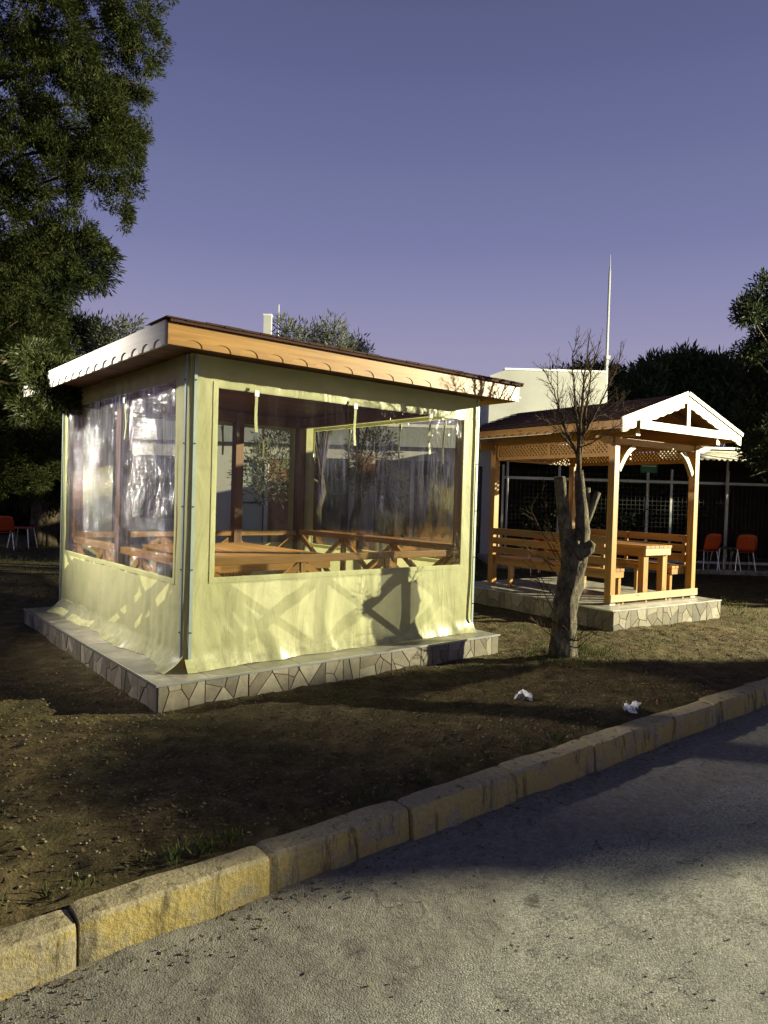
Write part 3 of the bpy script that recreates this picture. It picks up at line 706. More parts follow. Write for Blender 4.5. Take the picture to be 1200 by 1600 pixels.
# gable: ridge along y
RX = gx0 + gw / 2; EW = 1.30; RZ = 3.0 - GH; EZ = 2.565 - GH; YF, YB = gy0 - .36, gy0 + gd + .46
slope = math.atan2(RZ - EZ, EW); sl = math.hypot(RZ - EZ, EW)
for sgn in (-1, 1):
    n = Vector((sgn * math.sin(slope), 0, math.cos(slope)))
    a = Vector((RX, 0, RZ)); b = Vector((RX + sgn * EW, 0, EZ)); b2 = b + (b - a).normalized() * .05
    deck = MB().prism([(a.x, YF + .01, a.z), (b.x, YF + .01, b.z), (b.x, YB, b.z), (a.x, YB, a.z)] if sgn > 0 else [(a.x, YF + .01, a.z), (a.x, YB, a.z), (b.x, YB, b.z), (b.x, YF + .01, b.z)], n, .018)
    r = gl(deck, 'roof_deck', M['dark_y'])
    sg = MB(); rows = 9
    for i in range(rows):
        f0, f1 = i / rows, (i + 1) / rows + .04
        p0 = a.lerp(b2, f0) + n * .020; p1 = a.lerp(b2, min(f1, 1)) + n * (.028 + .008)
        k = 0; y = YF - .02 - random.uniform(0, .15)
        while y < YB:
            y1 = min(y + .16, YB + .02); ya = max(y, YF - .02)
            dz = random.uniform(0, .004)
            if y1 > ya + .01:
                q = [(p0.x, ya + .002, p0.z), (p1.x, ya + .002, p1.z + dz), (p1.x, y1 - .002, p1.z + dz), (p0.x, y1 - .002, p0.z)]
                sg.prism(q if sgn > 0 else q[::-1], n, .007)
            y = y1
    tag(gl(sg, 'shingles', M['shingle'], r), kind='stuff')
    # scalloped barge board on the front gable
    L = sl + .03; ux = (b - a).normalized()
    bb = MB(); hgt = .125
    top = [a + n * .016, a + n * .016 + ux * L]
    zig = []
    m = 9
    for k in range(m, -1, -1):
        base_ = a + ux * (L * k / m) - Vector((0, 0, hgt))
        if k < m:
            mid = a + ux * (L * (k + .45) / m) - Vector((0, 0, hgt + .016)); zig.append(a + ux * (L * (k + .9) / m) - Vector((0, 0, hgt + .006))); zig.append(mid)
        zig.append(base_)
    poly = [Vector((q.x, YF - .03, q.z)) for q in top + zig]
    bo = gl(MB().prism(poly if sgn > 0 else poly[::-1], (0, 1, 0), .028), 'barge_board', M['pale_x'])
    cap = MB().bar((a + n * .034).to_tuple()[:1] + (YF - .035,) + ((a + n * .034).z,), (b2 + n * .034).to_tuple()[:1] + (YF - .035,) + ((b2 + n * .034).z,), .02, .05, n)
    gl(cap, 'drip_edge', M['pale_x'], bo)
# gable tie and king post
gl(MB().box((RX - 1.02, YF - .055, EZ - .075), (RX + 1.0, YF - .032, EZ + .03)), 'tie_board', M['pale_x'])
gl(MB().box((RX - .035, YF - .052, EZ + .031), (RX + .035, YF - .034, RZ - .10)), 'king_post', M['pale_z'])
for y in (gy0 + .02, gy0 + gd * .5, gy0 + gd + .02):
    for sgn in (-1, 1): gl(MB().bar((RX, y + .03, RZ - .07), (RX + sgn * EW * .96, y + .03, EZ - .03), .05, .08), 'rafter', M['dark_x'])
# eave fascias, scalloped
fascia('fascia_board', YB - YF + .02, .105, .014, M['wood_x'], gz, (RX - EW - .03, YB, EZ + .015), (0, 0, -PI / 2), .16, .10, .03)
gl(MB().box((RX + EW + .004, YF, EZ - .09), (RX + EW + .03, YB, EZ + .015)), 'fascia_board', M['wood_y'])
# knee braces at the front posts
for sgn, x in ((1, gx0 + gp), (-1, gx0 + gw - gp)):
    q = []
    for i in range(9):
        f = i / 8; a_ = PI / 2 * f
        q.append((x + sgn * (.30 * (1 - math.cos(a_))), GZT - .50 + .32 * math.sin(a_)))
    outer = [(x + sgn * (0.0 + .30 * f), GZT - .50 + .32 * f + .055 * math.sin(PI * f)) for f in (i / 8 for i in range(9))]
    inner = [(px_ + sgn * .05, pz_ - .045) for px_, pz_ in outer]
    poly = [(p[0], gy0 + .015, p[1]) for p in outer] + [(p[0], gy0 + .015, p[1]) for p in inner[::-1]]
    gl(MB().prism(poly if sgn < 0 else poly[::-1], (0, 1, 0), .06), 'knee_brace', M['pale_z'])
# lattice panels
def lattice(p0, p1, z0, z1, nm='lattice'):
    p0, p1 = Vector(p0), Vector(p1); d = (p1 - p0); L = d.length; d.normalize(); nn = Vector((-d.y, d.x, 0)); mt = M['wood_x']
    mb = MB()
    fr = MB()
    for za in (z0, z1): fr.bar(p0 + Vector((0, 0, za)), p1 + Vector((0, 0, za)), .035, .045)
    for u in (0, .5, 1): fr.bar(p0 + d * (L * u) + Vector((0, 0, z0 + .023)), p0 + d * (L * u) + Vector((0, 0, z1 - .023)), .034, .05, d)
    o = gl(fr, 'lattice_frame', mt)
    h = z1 - z0; st = .062
    k = -h
    while k < L:
        for s in (1, -1):
            a, b = (k, 0), (k + h, h)
            ua, ub = max(a[0], 0), min(b[0], L)
            if ub - ua < .01: continue
            za, zb = ua - k, ub - k
            if s < 0: za, zb = h - za, h - zb
            mb.bar(p0 + d * ua + nn * (.004 * s) + Vector((0, 0, z0 + za)), p0 + d * ub + nn * (.004 * s) + Vector((0, 0, z0 + zb)), .007, .022, nn.cross(d) if True else None)
        k += st
    gl(mb, 'lattice_strips', mt, o)
lz0, lz1 = 1.955, 2.20
lattice((gx0 + .05, gy0 + gp + .02, 0), (gx0 + .05, gy0 + gd - .02, 0), lz0, lz1 - .035)
lattice((gx0 + gw - .05, gy0 + gp + .02, 0), (gx0 + gw - .05, gy0 + gd - .02, 0), lz0, lz1 - .035)
lattice((gx0 + gp + .02, gy0 + gd + .05, 0), (gx0 + gw - gp - .02, gy0 + gd + .05, 0), lz0, lz1 - .06)
# built-in benches: left, right and back
def bench(p0, p1, inward, nm, side_wood):
    p0, p1 = Vector(p0), Vector(p1); d = (p1 - p0).normalized(); i = Vector(inward); L = (p1 - p0).length
    b = gl(MB().bar(p0 + i * .03 + Vector((0, 0, .45 - .035 - .045)), p1 + i * .03 + Vector((0, 0, .45 - .035 - .045)), .04, .085), 'bench', M[side_wood])
    for k, z in enumerate((.835, .695, .555)):
        gl(MB().bar(p0 - i * .012 + Vector((0, 0, z)), p1 - i * .012 + Vector((0, 0, z)), .026, .10), 'back_slat', M[side_wood], b)
    for k in range(4):
        o = i * (.06 + .095 * k)
        gl(MB().bar(p0 + o + Vector((0, 0, .45 - .0175)), p1 + o + Vector((0, 0, .45 - .0175)), .082, .035), 'seat_slat', M[side_wood], b)
    for f in (.02 / L, .5, 1 - .02 / L):
        c = p0 + d * (L * f); c = p0 + d * min(max(L * f, .03), L - .03)
        gl(MB().bar(c + i * .045 + Vector((0, 0, .371)), c + i * .38 + Vector((0, 0, .371)), .05, .08), 'bearer', M['wood_x'], b)
    for f in (.14, .62): 
        c = p0 + d * (L * f)
        gl(MB().bar(c + i * .075 + Vector((0, 0, 0)), c + i * .075 + Vector((0, 0, .414)), .06, .05, d), 'leg', M['wood_z'], b)
    for f in (.03, .5, .97):
        c = p0 + d * (L * f)
        gl(MB().bar(c + i * .345 + Vector((0, 0, 0)), c + i * .345 + Vector((0, 0, .33)), .05, .05, d), 'leg', M['wood_z'], b)
        gl(MB().bar(c + i * .012 + Vector((0, 0, .46)), c + i * .012 + Vector((0, 0, .885)), .05, .022, i), 'back_stile', M['wood_z'], b)
bench((gx0 + .03, gy0 + gd, 0), (gx0 + .03, gy0 + gp + .004, 0), (1, 0, 0), 'left', 'wood_y')
bench((gx0 + gw - .03, gy0 + gd, 0), (gx0 + gw - .03, gy0 + gp + .004, 0), (-1, 0, 0), 'right', 'wood_y')
# low threshold rail at the front
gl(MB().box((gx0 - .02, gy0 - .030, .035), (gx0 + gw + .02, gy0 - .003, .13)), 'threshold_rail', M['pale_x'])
for x in (gx0 + .25, gx0 + .75, gx0 + 1.2, gx0 + 1.6): gl(MB().box((x, gy0 - .002, 0), (x + .03, gy0 + .026, .12)), 'threshold_block', M['wood_z'])
# table in the gazebo
tg = thing('picnic_table', 'narrow slatted wooden table between the benches of the open gazebo', 'table', tuple(G @ Vector((1.42, 1.3, 0))), GT)
tx0, tx1, ty0, ty1, tz = 1.12 - 1.42, 1.71 - 1.42, gy0 + .02 - 1.3, 2.0 - 1.3, .755
ns = 6; sw = (tx1 - tx0) / ns; sm = MB().box((.005, 0, 0), (sw - .005, ty1 - ty0, .035)).mesh('table_slat', M['wood_y'])
for i in range(ns): child('table_slat', sm, tg, (tx0 + i * sw, ty0, tz - .035))
for y in (ty0 + .01, ty1 - .05): child('apron', MB().box((tx0 + .01, y, tz - .135), (tx1 - .01, y + .035, tz - .0355)).mesh('apron', M['pale_x']), tg)
for x in (tx0 + .03, tx1 - .06): child('apron', MB().box((x, ty0 + .05, tz - .13), (x + .03, ty1 - .055, tz - .0355)).mesh('apron', M['wood_y']), tg)
for x in (tx0 + .03, tx1 - .13):
    for y in (ty0 + .05, ty1 - .16): child('leg', MB().box((x, y + .001, 0), (x + .10, y + .09, tz - .136)).mesh('leg', M['wood_z']), tg)

# ------------------------------------------------------------------ pollarded tree in front
T0 = at(880, 1040, 7.05); T0.z = 0
DT = (T0 - CAM).dot(_fwd)
def tp(px, py, dd=0.0): return at(px, py, DT + dd)
tree = thing('pollarded_tree', 'bare pollarded tree with cut stubs beside the kerb', 'tree', (T0.x, T0.y, 0))
def gnarl(pts, rad, seg=18, amp=.10, seed=0):
    """trunk tube resampled and roughened with lumps and ridges"""
    pts = [Vector(p) for p in pts]; P, Rr = [], []
    for i in range(len(pts) - 1):
        for k in range(6):
            f = k / 6; P.append(pts[i].lerp(pts[i + 1], f)); Rr.append(rad[i] * (1 - f) + rad[i + 1] * f)
    P.append(pts[-1]); Rr.append(rad[-1])
    mb = MB(); mb.smooth = True; mb.tube(P, Rr, seg)
    V = np.array(mb.v)
    for i in range(len(P)):
        for j in range(seg):
            q = V[i * seg + j]; c = np.array(P[i]); a = 2 * PI * j / seg
            k = 1 + amp * (float(fbm(np.array([math.cos(a) * 2 + i * .23]), np.array([math.sin(a) * 2 + seed]), seed, 3)[0]) * 1.6 + .25 * math.sin(5 * a + i * .12))
            V[i * seg + j] = c + (q - c) * k
    mb.v = [tuple(x) for x in V]; return mb
b0 = T0 + Vector((0, 0, -.12))
gnarl([b0, T0 + Vector((0, 0, .04)), tp(882, 985), tp(886, 930), tp(897, 880), tp(903, 845)], [.170, .138, .112, .108, .120, .085], 28, .30, 2).build('trunk', M['bark'], tree)
stub = gnarl([tp(892, 880), tp(886, 845, -.02), tp(880, 800, -.03), tp(875, 746, -.03)], [.085, .070, .062, .060], 16, .08, 5).build('stub', M['bark'], tree)
c = tp(875, 745.5, -.03); MB().tube([c, c + Vector((0, 0, .006))], .055, 14).build('cut_face', M['cut_wood'], stub)
gnarl([tp(904, 870), tp(910, 830, -.02), tp(909, 795, -.02), tp(906, 765), tp(904, 735)], [.085, .072, .062, .052, .042], 16, .14, 7).build('stem', M['bark'], tree)
kn = gnarl([tp(905, 865, -.05), tp(918, 856, -.10), tp(926, 847, -.12)], [.085, .065, .035], 12, .25, 9).build('burl', M['bark'], tree)
for q, r in (([tp(910, 830, .04), tp(921, 805, .05), tp(934, 769, .05)], [.045, .034, .030]), ([tp(908, 815, .03), tp(916, 790, .05), tp(918, 762, .05)], [.04, .032, .028])):
    gnarl(q, r, 10, .1, 4).build('stub', M['bark'], tree)
rt = random.Random(5)
def twig_tree(mb, p, d, L, r, lvl):
    n = 5; pts = [p]; dd = d.normalized()
    for i in range(n):
        dd = (dd + Vector((rt.uniform(-1, 1), rt.uniform(-1, 1), rt.uniform(-.6, 1.0))) * .13).normalized(); pts.append(pts[-1] + dd * (L / n))
    mb.tube(pts, [r * (1 - .75 * i / n) for i in range(n + 1)], 6 if r > .008 else 4)
    if lvl > 0:
        k = int(3 + L * 7)
        for i in range(k):
            f = rt.uniform(.18, .98); j = min(int(f * n), n - 1); q = pts[j].lerp(pts[j + 1], f * n - j); dl = (pts[j + 1] - pts[j]).normalized()
            s = dl.cross(Vector((rt.uniform(-1, 1), rt.uniform(-1, 1), rt.uniform(-1, 1)))).normalized()
            twig_tree(mb, q, dl * .75 + s * rt.uniform(.5, .95) + Vector((0, 0, .18)), L * rt.uniform(.22, .45) * (1.1 - .5 * f), max(r * .45, .0022), lvl - 1)
# main leaders read off the photograph, each with its own side shoots
leaders = [([(904, 740), (905, 690), (908, 640), (913, 590), (921, 528)], .036, -.02), ([(905, 720), (893, 690), (878, 655), (866, 610), (848, 575)], .020, .10),
           ([(906, 715), (912, 670), (919, 620), (924, 575), (938, 535)], .022, .12), ([(905, 700), (901, 650), (897, 600), (893, 560), (905, 525)], .018, -.12),
           ([(906, 690), (925, 655), (945, 615), (962, 580), (972, 548)], .017, -.15), ([(908, 670), (935, 650), (962, 640), (985, 636)], .012, .2),
           ([(904, 710), (880, 680), (858, 660), (840, 652)], .012, -.25), ([(906, 700), (928, 690), (955, 672), (975, 660)], .011, -.35), ([(890, 690), (872, 640), (872, 590), (868, 560)], .012, .3)]
for pts, r, dz in leaders:
    q = [tp(x, y, dz * i / (len(pts) - 1)) for i, (x, y) in enumerate(pts)]; q2 = []
    for i in range(len(q) - 1):
        for k in range(4): q2.append(q[i].lerp(q[i + 1], k / 4) + Vector((rt.uniform(-1, 1), rt.uniform(-1, 1), rt.uniform(-1, 1))) * .006)
    q2.append(q[-1]); n = len(q2); mb = MB(); mb.smooth = True
    r *= .78; mb.tube(q2, [max(r * (1 - .85 * i / (n - 1)), .0024) for i in range(n)], 7)
    for i in range(2, n - 1):
        for _ in range(3 if r > .012 else 2):
            if rt.random() < .70:
                dl = (q2[i + 1] - q2[i]).normalized(); s = dl.cross(Vector((rt.uniform(-1, 1), rt.uniform(-1, 1), rt.uniform(-1, 1)))).normalized()
                twig_tree(mb, q2[i], dl * .9 + s * rt.uniform(.4, .9) + Vector((0, 0, .15)), rt.uniform(.12, .42) * (1.15 - .6 * i / n), max(r * .28, .003), 1)
    mb.build('branch', M['twig'], tree)
for (x, y, ex, ey, dz) in ((868, 870, 842, 820, -.2), (866, 885, 835, 868, -.25), (865, 930, 838, 905, -.25), (868, 960, 848, 915, -.2), (870, 975, 840, 958, -.3), (872, 1000, 850, 985, -.25), (880, 880, 858, 845, .1), (895, 1005, 930, 985, -.2), (898, 1015, 925, 1000, -.25), (868, 900, 850, 880, .05), (870, 850, 846, 800, -.1), (895, 1010, 910, 980, -.3)):
    mb = MB(); a, b = tp(x, y), tp(ex, ey, dz); twig_tree(mb, a, b - a, (b - a).length * 1.5, .006, 2); mb.build('shoot', M['twig'], tree)

# ------------------------------------------------------------------ trees
def make_tree(name, label, base, top, r0, blobs, dens, leaf, leafmat, barkmat='bark', group=None, seed=1, gap=None, limb_min=0.0):
    t = thing(name, label, 'tree', tuple(base), 0, group); rng = random.Random(seed)
    tgs = [Vector(c) for c, r in blobs if r[0] >= limb_min]
    limbs(base, top, r0, tgs, rng).build('trunk', M[barkmat], t)
    child('crown', crown_mesh('crown', [(tuple(c), r) for c, r in blobs], dens, leaf, M[leafmat], tuple(base), gap), t)
    return t

# big conifer hanging in from the left, its trunk outside the picture
rb = random.Random(11); nearb = []
def nb_(px, py, d, r): nearb.append((at(px, py, d), (r, r, r * .8)))
edge = [(215, 40, .42), (222, 75, .35), (190, 110, .55), (200, 165, .50), (185, 215, .45), (195, 245, .24), (155, 255, .42), (180, 320, .22), (195, 345, .15), (140, 300, .38), (105, 350, .34), (150, 375, .15), (75, 395, .30), (170, 400, .07), (140, 435, .07), (185, 372, .06), (115, 415, .12), (205, 268, .10),
        (110, 60, .9), (60, 150, 1.0), (130, 190, .7), (40, 270, .9), (80, 300, .6), (20, 370, .6), (-40, 200, 1.3), (-60, 380, 1.1), (40, 20, 1.0), (150, -30, .8), (230, -60, .6), (105, 480, .10), (60, 455, .22), (200, 195, .35), (215, 130, .30), (210, 290, .14)]
for x, y, r in edge: nb_(x, y, 9.4 + rb.uniform(-.6, .9), r)
low = [(30, 500, .55), (70, 540, .45), (95, 560, .33), (45, 600, .6), (85, 620, .38), (110, 590, .22), (10, 660, .7), (60, 680, .4), (90, 660, .22), (115, 640, .12), (20, 740, .6), (60, 740, .35), (-40, 560, .9), (-60, 700, .9), (80, 505, .25)]
for x, y, r in low: nb_(x, y, 9.7 + rb.uniform(-.4, 1.2), r)
for x, y, r in ((88, 575, .16), (70, 590, .22), (100, 600, .14), (85, 630, .20), (106, 635, .10), (60, 640, .25), (55, 560, .22), (110, 570, .06), (75, 595, .24), (50, 575, .28), (92, 612, .18), (45, 600, .26), (80, 570, .18), (65, 610, .26)): nb_(x, y, 7.4, r)
tbase = at(-150, 850, 9.9); tbase.z = 0; ttop = at(-60, -250, 9.9)
make_tree('conifer_tree', 'tall dark green conifer hanging in from the left edge over the pavilion', tbase, ttop, .15, nearb, 24, dict(n=95, length=.062, width=.014, spread=.45, rad=.095, up=.05), 'cedar', 'twig', seed=3, gap=(2.6, -.19), limb_min=.28)

# old cypress further back with a fluted trunk
cb0 = at(70, 858, 19.0); cb0.z = 0
cy = thing('cypress_tree', 'old cypress with thick fluted trunk left behind the pavilion', 'tree', tuple(cb0))
tr = MB(); tr.smooth = True
for k in range(15):
    a = 2 * PI * k / 15 + .2; ro_ = .27 + .04 * math.sin(k * 2.3); o = Vector((math.cos(a), math.sin(a), 0))
    tr.tube([cb0 + o * (ro_ * 1.15), cb0 + o * ro_ * .95 + Vector((0, 0, .3)), cb0 + o * ro_ * .8 + Vector((.05 * math.sin(k), 0, .9)), cb0 + o * ro_ * .7 + Vector((0, 0, 2.2)), cb0 + o * ro_ * .35 + Vector((0, 0, 5.0))], [.085, .09, .085, .07, .04], 7, True, .35)
tr.build('trunk', M['cedar_bark'], cy)
cbl = [(cb0 + Vector((rb.uniform(-1.6, .9), rb.uniform(-1, 1), z)), (1.2, 1.2, .8)) for z in np.linspace(2.0, 7.5, 13)]
child('crown', crown_mesh('crown', [(tuple(c), r) for c, r in cbl], 14, dict(n=30, length=.22, width=.04, spread=.5, rad=.3, up=.1), M['dark_leaf'], tuple(cb0)), cy)
# dark shrubs closing the view on the left
for i, (px, d, r, hh) in enumerate(((-30, 24, 1.6, 3.2), (40, 27, 1.8, 3.6), (115, 25, 1.6, 3.0), (175, 28, 1.8, 3.4))):
    b = at(px, 850, d); b.z = 0
    bl = [(b + Vector((rb.uniform(-r, r) * .6, rb.uniform(-r, r) * .6, hh * f)), (r * .75, r * .75, hh * .28)) for f in (.2, .35, .5, .65, .8)]
    make_tree('evergreen_shrub', ('tall dark shrub at the far left edge of the lawn', 'tall dark shrub behind the old cypress trunk', 'dark shrub just left of the pavilion back corner', 'dark shrub behind the left plastic window')[i], b, b + Vector((0, 0, hh * .7)), .08, bl, 9, dict(n=24, length=.20, width=.07, spread=.7, rad=.3, up=.1), 'dark_leaf', seed=20 + i, group='dark shrubs at the back of the lawn')

# olive trees behind the pavilion
def olive(label, px, py, d, blobs, seed):
    b = at(px, py, d); b.z = 0
    bl = [(at(x, y, d + rb.uniform(-.5, .5)), (r, r, r * .9)) for x, y, r in blobs]
    make_tree('olive_tree', label, b, Vector((b.x, b.y, min(q[0].z for q in bl))), .13, bl, 15, dict(n=26, length=.12, width=.022, spread=.5, rad=.2, up=.35), 'olive', seed=seed, group='olive trees behind the pavilion')
olive('olive tree showing above the pavilion roof beside the chimney', 500, 800, 13.5, [(505, 525, .30), (490, 540, .35), (525, 538, .33), (515, 512, .18), (470, 528, .20), (450, 520, .16), (455, 545, .25), (530, 560, .4), (470, 570, .45), (505, 585, .5), (440, 600, .5), (540, 620, .5), (445, 508, .10), (420, 740, .55), (440, 700, .5)], 31)
olive('small dark olive tree behind the middle of the pavilion eave', 556, 800, 14.5, [(556, 545, .20), (562, 538, .12), (548, 552, .18), (570, 548, .10), (560, 575, .4), (580, 710, .45), (565, 740, .4), (590, 690, .3)], 32)
olive('olive tree behind the left side of the pavilion roof', 180, 800, 13.5, [(180, 520, .26), (165, 528, .20), (200, 522, .22), (205, 508, .12), (155, 535, .12), (190, 560, .5), (150, 580, .45), (170, 640, .6)], 33)

# umbrella pine and other big trees on the right
def pine(label, cx, base_y, d, blobs, seed, name='pine_tree', mat='pine', dens=3.4, leaf=None, r0=.3):
    b = at(cx, base_y, d); b.z = 0
    bl = [(at(x, y, d + rb.uniform(-1.2, 1.2)), (r, r, r * .8)) for x, y, r in blobs]
    make_tree(name, label, b, Vector((b.x, b.y, min(q[0].z for q in bl) + .3)), r0, bl, dens, leaf or dict(n=34, length=.55, width=.11, spread=.6, rad=.55, up=.3), mat, seed=seed)
pine('broad umbrella pine behind the white building and gazebo', 1075, 820, 40, [(1000, 600, 1.1), (1025, 585, 1.1), (1055, 578, 1.0), (1075, 572, .8), (1095, 580, .9), (1120, 578, .7), (1140, 590, .9), (1160, 600, 1.2), (990, 625, 1.2), (1030, 620, 1.5), (1070, 615, 1.6), (1110, 615, 1.5), (1150, 630, 1.4), (1180, 630, 1.4), (1010, 650, 1.6), (1060, 655, 1.8), (1110, 655, 1.8), (1160, 660, 1.6)], 41)
pine('dark pine showing over the parapet of the white building', 925, 820, 42, [(900, 592, .7), (925, 588, .8), (948, 596, .8), (955, 615, .8), (880, 600, .6), (960, 640, .9), (930, 620, .9)], 42)
pine('dark conifer at the right edge of the picture', 1235, 830, 13.2, [(1180, 470, .22), (1170, 490, .24), (1188, 500, .25), (1165, 500, .12), (1182, 530, .22), (1172, 550, .20), (1200, 560, .45), (1190, 600, .38), (1180, 640, .36), (1178, 680, .32), (1190, 705, .28), (1225, 480, .5), (1230, 620, .7), (1225, 700, .6), (1260, 560, .8), (1165, 660, .18), (1195, 445, .16)], 43, 'conifer_tree', 'dark_leaf', 26, dict(n=40, length=.12, width=.03, spread=.6, rad=.17, up=.2), .16)
# trees standing out of the picture on the right: one shades the kerb, two are added to darken the terrace
def shade_tree(label, x, y, hgt, r, z0, seed, dens=14, sc=1.0):
    b = Vector((x, y, 0)); q = random.Random(seed)
    bl = []
    for i in range(12):
        a = q.uniform(0, 2 * PI); rr = r * q.uniform(.1, .72); z = q.uniform(z0 + .3, hgt - .3)
        bl.append((b + Vector((math.cos(a) * rr, math.sin(a) * rr, z)), (r * .48, r * .48, r * .40)))
    make_tree('leafy_tree', label, b, b + Vector((0, 0, hgt * .6)), .10, bl, dens, dict(n=26, length=.16 * sc, width=.06 * sc, spread=.7, rad=.22 * sc, up=.1), 'dark_leaf', seed=seed, group='leafy trees outside the right edge')
LP = Vector((22.1, -10.57, 6.62)); sb = []; qs = random.Random(77)
for (sx, sy, r) in ((2.3, -3.0, .34), (1.5, -2.55, .19), (.75, -2.05, .32), (.5, -1.55, .34), (2.1, -2.3, .22), (2.9, -2.6, .36), (.85, -1.25, .34), (1.2, -1.6, .40), (1.45, -1.1, .36), (2.0, -1.5, .40), (2.9, -1.7, .42), (2.1, -.85, .32), (2.9, -1.05, .38), (3.7, -1.45, .40), (3.6, -2.2, .42), (4.6, -1.95, .40), (4.5, -2.8, .45), (3.5, -3.4, .45), (5.6, -2.6, .45), (5.5, -3.5, .5), (4.8, -4.2, .5), (6.5, -3.4, .5)):
    c_ = LP.lerp(Vector((sx, sy, -.05)), .46 + qs.uniform(-.02, .03)); sb.append((c_, (r * .62, r * .62, r * .34)))
tb_ = sum((c for c, r in sb), Vector()) / len(sb); tb_.z = ROAD_Z
make_tree('leafy_tree', 'flat topped leafy tree beside the road shading the kerb', tb_, Vector((tb_.x, tb_.y, 2.4)), .09, sb, 70, dict(n=34, length=.11, width=.055, spread=.7, rad=.12, up=.1), 'dark_leaf', seed=51, group='leafy trees outside the right edge')
shade_tree('unseen leafy tree added to shade the near end of the terrace', 15.6, -2.2, 3.5, 1.9, .1, 52, 16, 1.5)
shade_tree('unseen leafy tree added to shade the far end of the terrace', 18.4, -1.6, 3.5, 2.1, .1, 53, 16, 1.5)

# ------------------------------------------------------------------ white building behind
BD = 19.0
def bpt(px, py, d=BD): return at(px, py, d)
bo = plan((560 - 600) / F_PX * BD, BD)
bld = thing('white_building', 'low white building with dark windows behind the pavilion', 'building', tuple(bo), YAW)
def bs(px): return (px - 600) / F_PX * BD - (560 - 600) / F_PX * BD      # local x of a photo column on the facade
def bl_(mb, name, mat, parent=bld): return child(name, mb.mesh(name, mat), parent)
x0, x1 = bs(120), bs(772)
# facade built as piers between real openings
openings = [(bs(372), bs(412), .0, 2.45, 'pale'), (bs(418), bs(466), .0, 2.5, 'brown'), (bs(484), bs(544), .5, 2.55, 'dark'), (bs(584), bs(640), .5, 2.55, 'dark'), (bs(646), bs(700), .5, 2.55, 'dark'), (bs(706), bs(752), .0, 2.45, 'dark'), (bs(200), bs(290), .8, 2.5, 'dark'), (bs(150), bs(185), .8, 2.5, 'dark')]
openings.sort(); cur = x0
wt = .25; ztop = 2.9
def wall(a, b, z0, z1): bl_(MB().box((a, 0, z0), (b, wt, z1)), 'wall', M['white_wall'])
for a, b, z0, z1, kd in openings:
    wall(cur, a, 0, ztop)
    if z0 > 0: wall(a + .001, b - .001, 0, z0)
    wall(a + .001, b - .001, z1, ztop); cur = b
    w = bl_(MB().box((a, .12, z0), (b, .15, z1)), 'door' if z0 == 0 else 'window', M['brown_panel'] if kd == 'brown' else (M['pale_glass'] if kd == 'pale' else M['glass']))
    fr = MB(); t_ = .05
    fr.box((a, .07, z0), (a + t_, .118, z1)); fr.box((b - t_, .07, z0), (b, .118, z1)); fr.box((a + t_, .072, z1 - t_), (b - t_, .116, z1)); fr.box((a + t_, .072, z0), (b - t_, .116, z0 + t_))
    fr.box((a + t_, .074, (z0 + z1) * .52), (b - t_, .114, (z0 + z1) * .52 + .05))
    bl_(fr, 'frame', M['black'] if kd != 'brown' else M['brown_panel'], w)
wall(cur, x1, 0, ztop)
bl_(MB().box((x0, wt, 0), (x0 + .25, 7, ztop)), 'wall', M['white_wall']); bl_(MB().box((x1 - .25, wt, 0), (x1, 7, ztop)), 'wall', M['white_wall'])
bl_(MB().box((x0, 7, 0), (x1, 7.25, ztop)), 'wall', M['white_wall'])
bl_(MB().box((x0 - .3, -.22, ztop), (bs(985), 7.4, 3.42)), 'eave_slab', M['grey_wall'])
bl_(MB().box((x0 - .3, -.25, 3.42), (bs(985), 7.4, 3.50)), 'eave_trim', M['white_paint'])
zp = at(860, 587, BD + 1).z
pr = bl_(MB().prism([(bs(762), .4, 3.501), (bs(946), .4, 3.501), (bs(946), .4, zp), (bs(786), .4, zp), (bs(762), .4, zp - .16)][::-1], (0, 1, 0), 5.5), 'parapet', M['parapet'])
bl_(MB().box((bs(785), .36, zp), (bs(947), 5.94, zp + .05)), 'coping', M['white_paint'], pr)
# chimney and masts on the roof
ch = at(419, 492, BD + 2)
cz = thing('chimney', 'pale rectangular chimney rising over the pavilion roof', 'chimney', (ch.x, ch.y, 3.50), YAW)
child('shaft', MB().box((-.11, -.11, 0), (.11, .11, ch.z - 3.55)).mesh('shaft', M['white_wall']), cz)
child('cap', MB().box((-.125, -.125, ch.z - 3.549), (.125, .125, ch.z - 3.50)).mesh('cap', M['white_paint']), cz)
an = at(436, 476, BD + 2); ab = Vector((an.x, an.y, 3.5))
ant = thing('roof_antenna', 'thin antenna mast beside the chimney above the pavilion roof', 'antenna', tuple(ab), YAW)
child('mast', MB().tube([(0, 0, 0), (0, 0, an.z - 4.3)], .025, 6).mesh('mast', M['steel']), ant)
child('whip', MB().tube([(0, 0, an.z - 4.301), (0, 0, an.z - 3.5)], .011, 5).mesh('whip', M['white_paint']), ant)
for k in range(5): child('element', MB().bar((-.09, 0, an.z - 4.40 - .1 * k), (.10, 0, an.z - 4.40 - .1 * k), .02, .025).mesh('element', M['steel']), ant)
child('stay', MB().bar((-.30, 0, an.z - 4.62), (0, 0, an.z - 4.62), .02, .02).mesh('stay', M['steel']), ant)
mt_ = at(959, 398, BD + 3); mb_ = at(947, 590, BD + 3)
mast = thing('lightning_mast', 'tall thin white mast standing on the white building roof', 'mast', (mb_.x, mb_.y, 3.5))
top = Vector((mb_.x, mb_.y, mt_.z)) + RH * .02
seg = [(3.5, .055), (mb_.z + .6, .055), (mb_.z + .62, .042), (at(955, 425, BD + 3).z, .036)]
MB().tube([(mb_.x, mb_.y, z) for z, r in seg], [r for z, r in seg], 8).build('pole', M['steel'], mast)
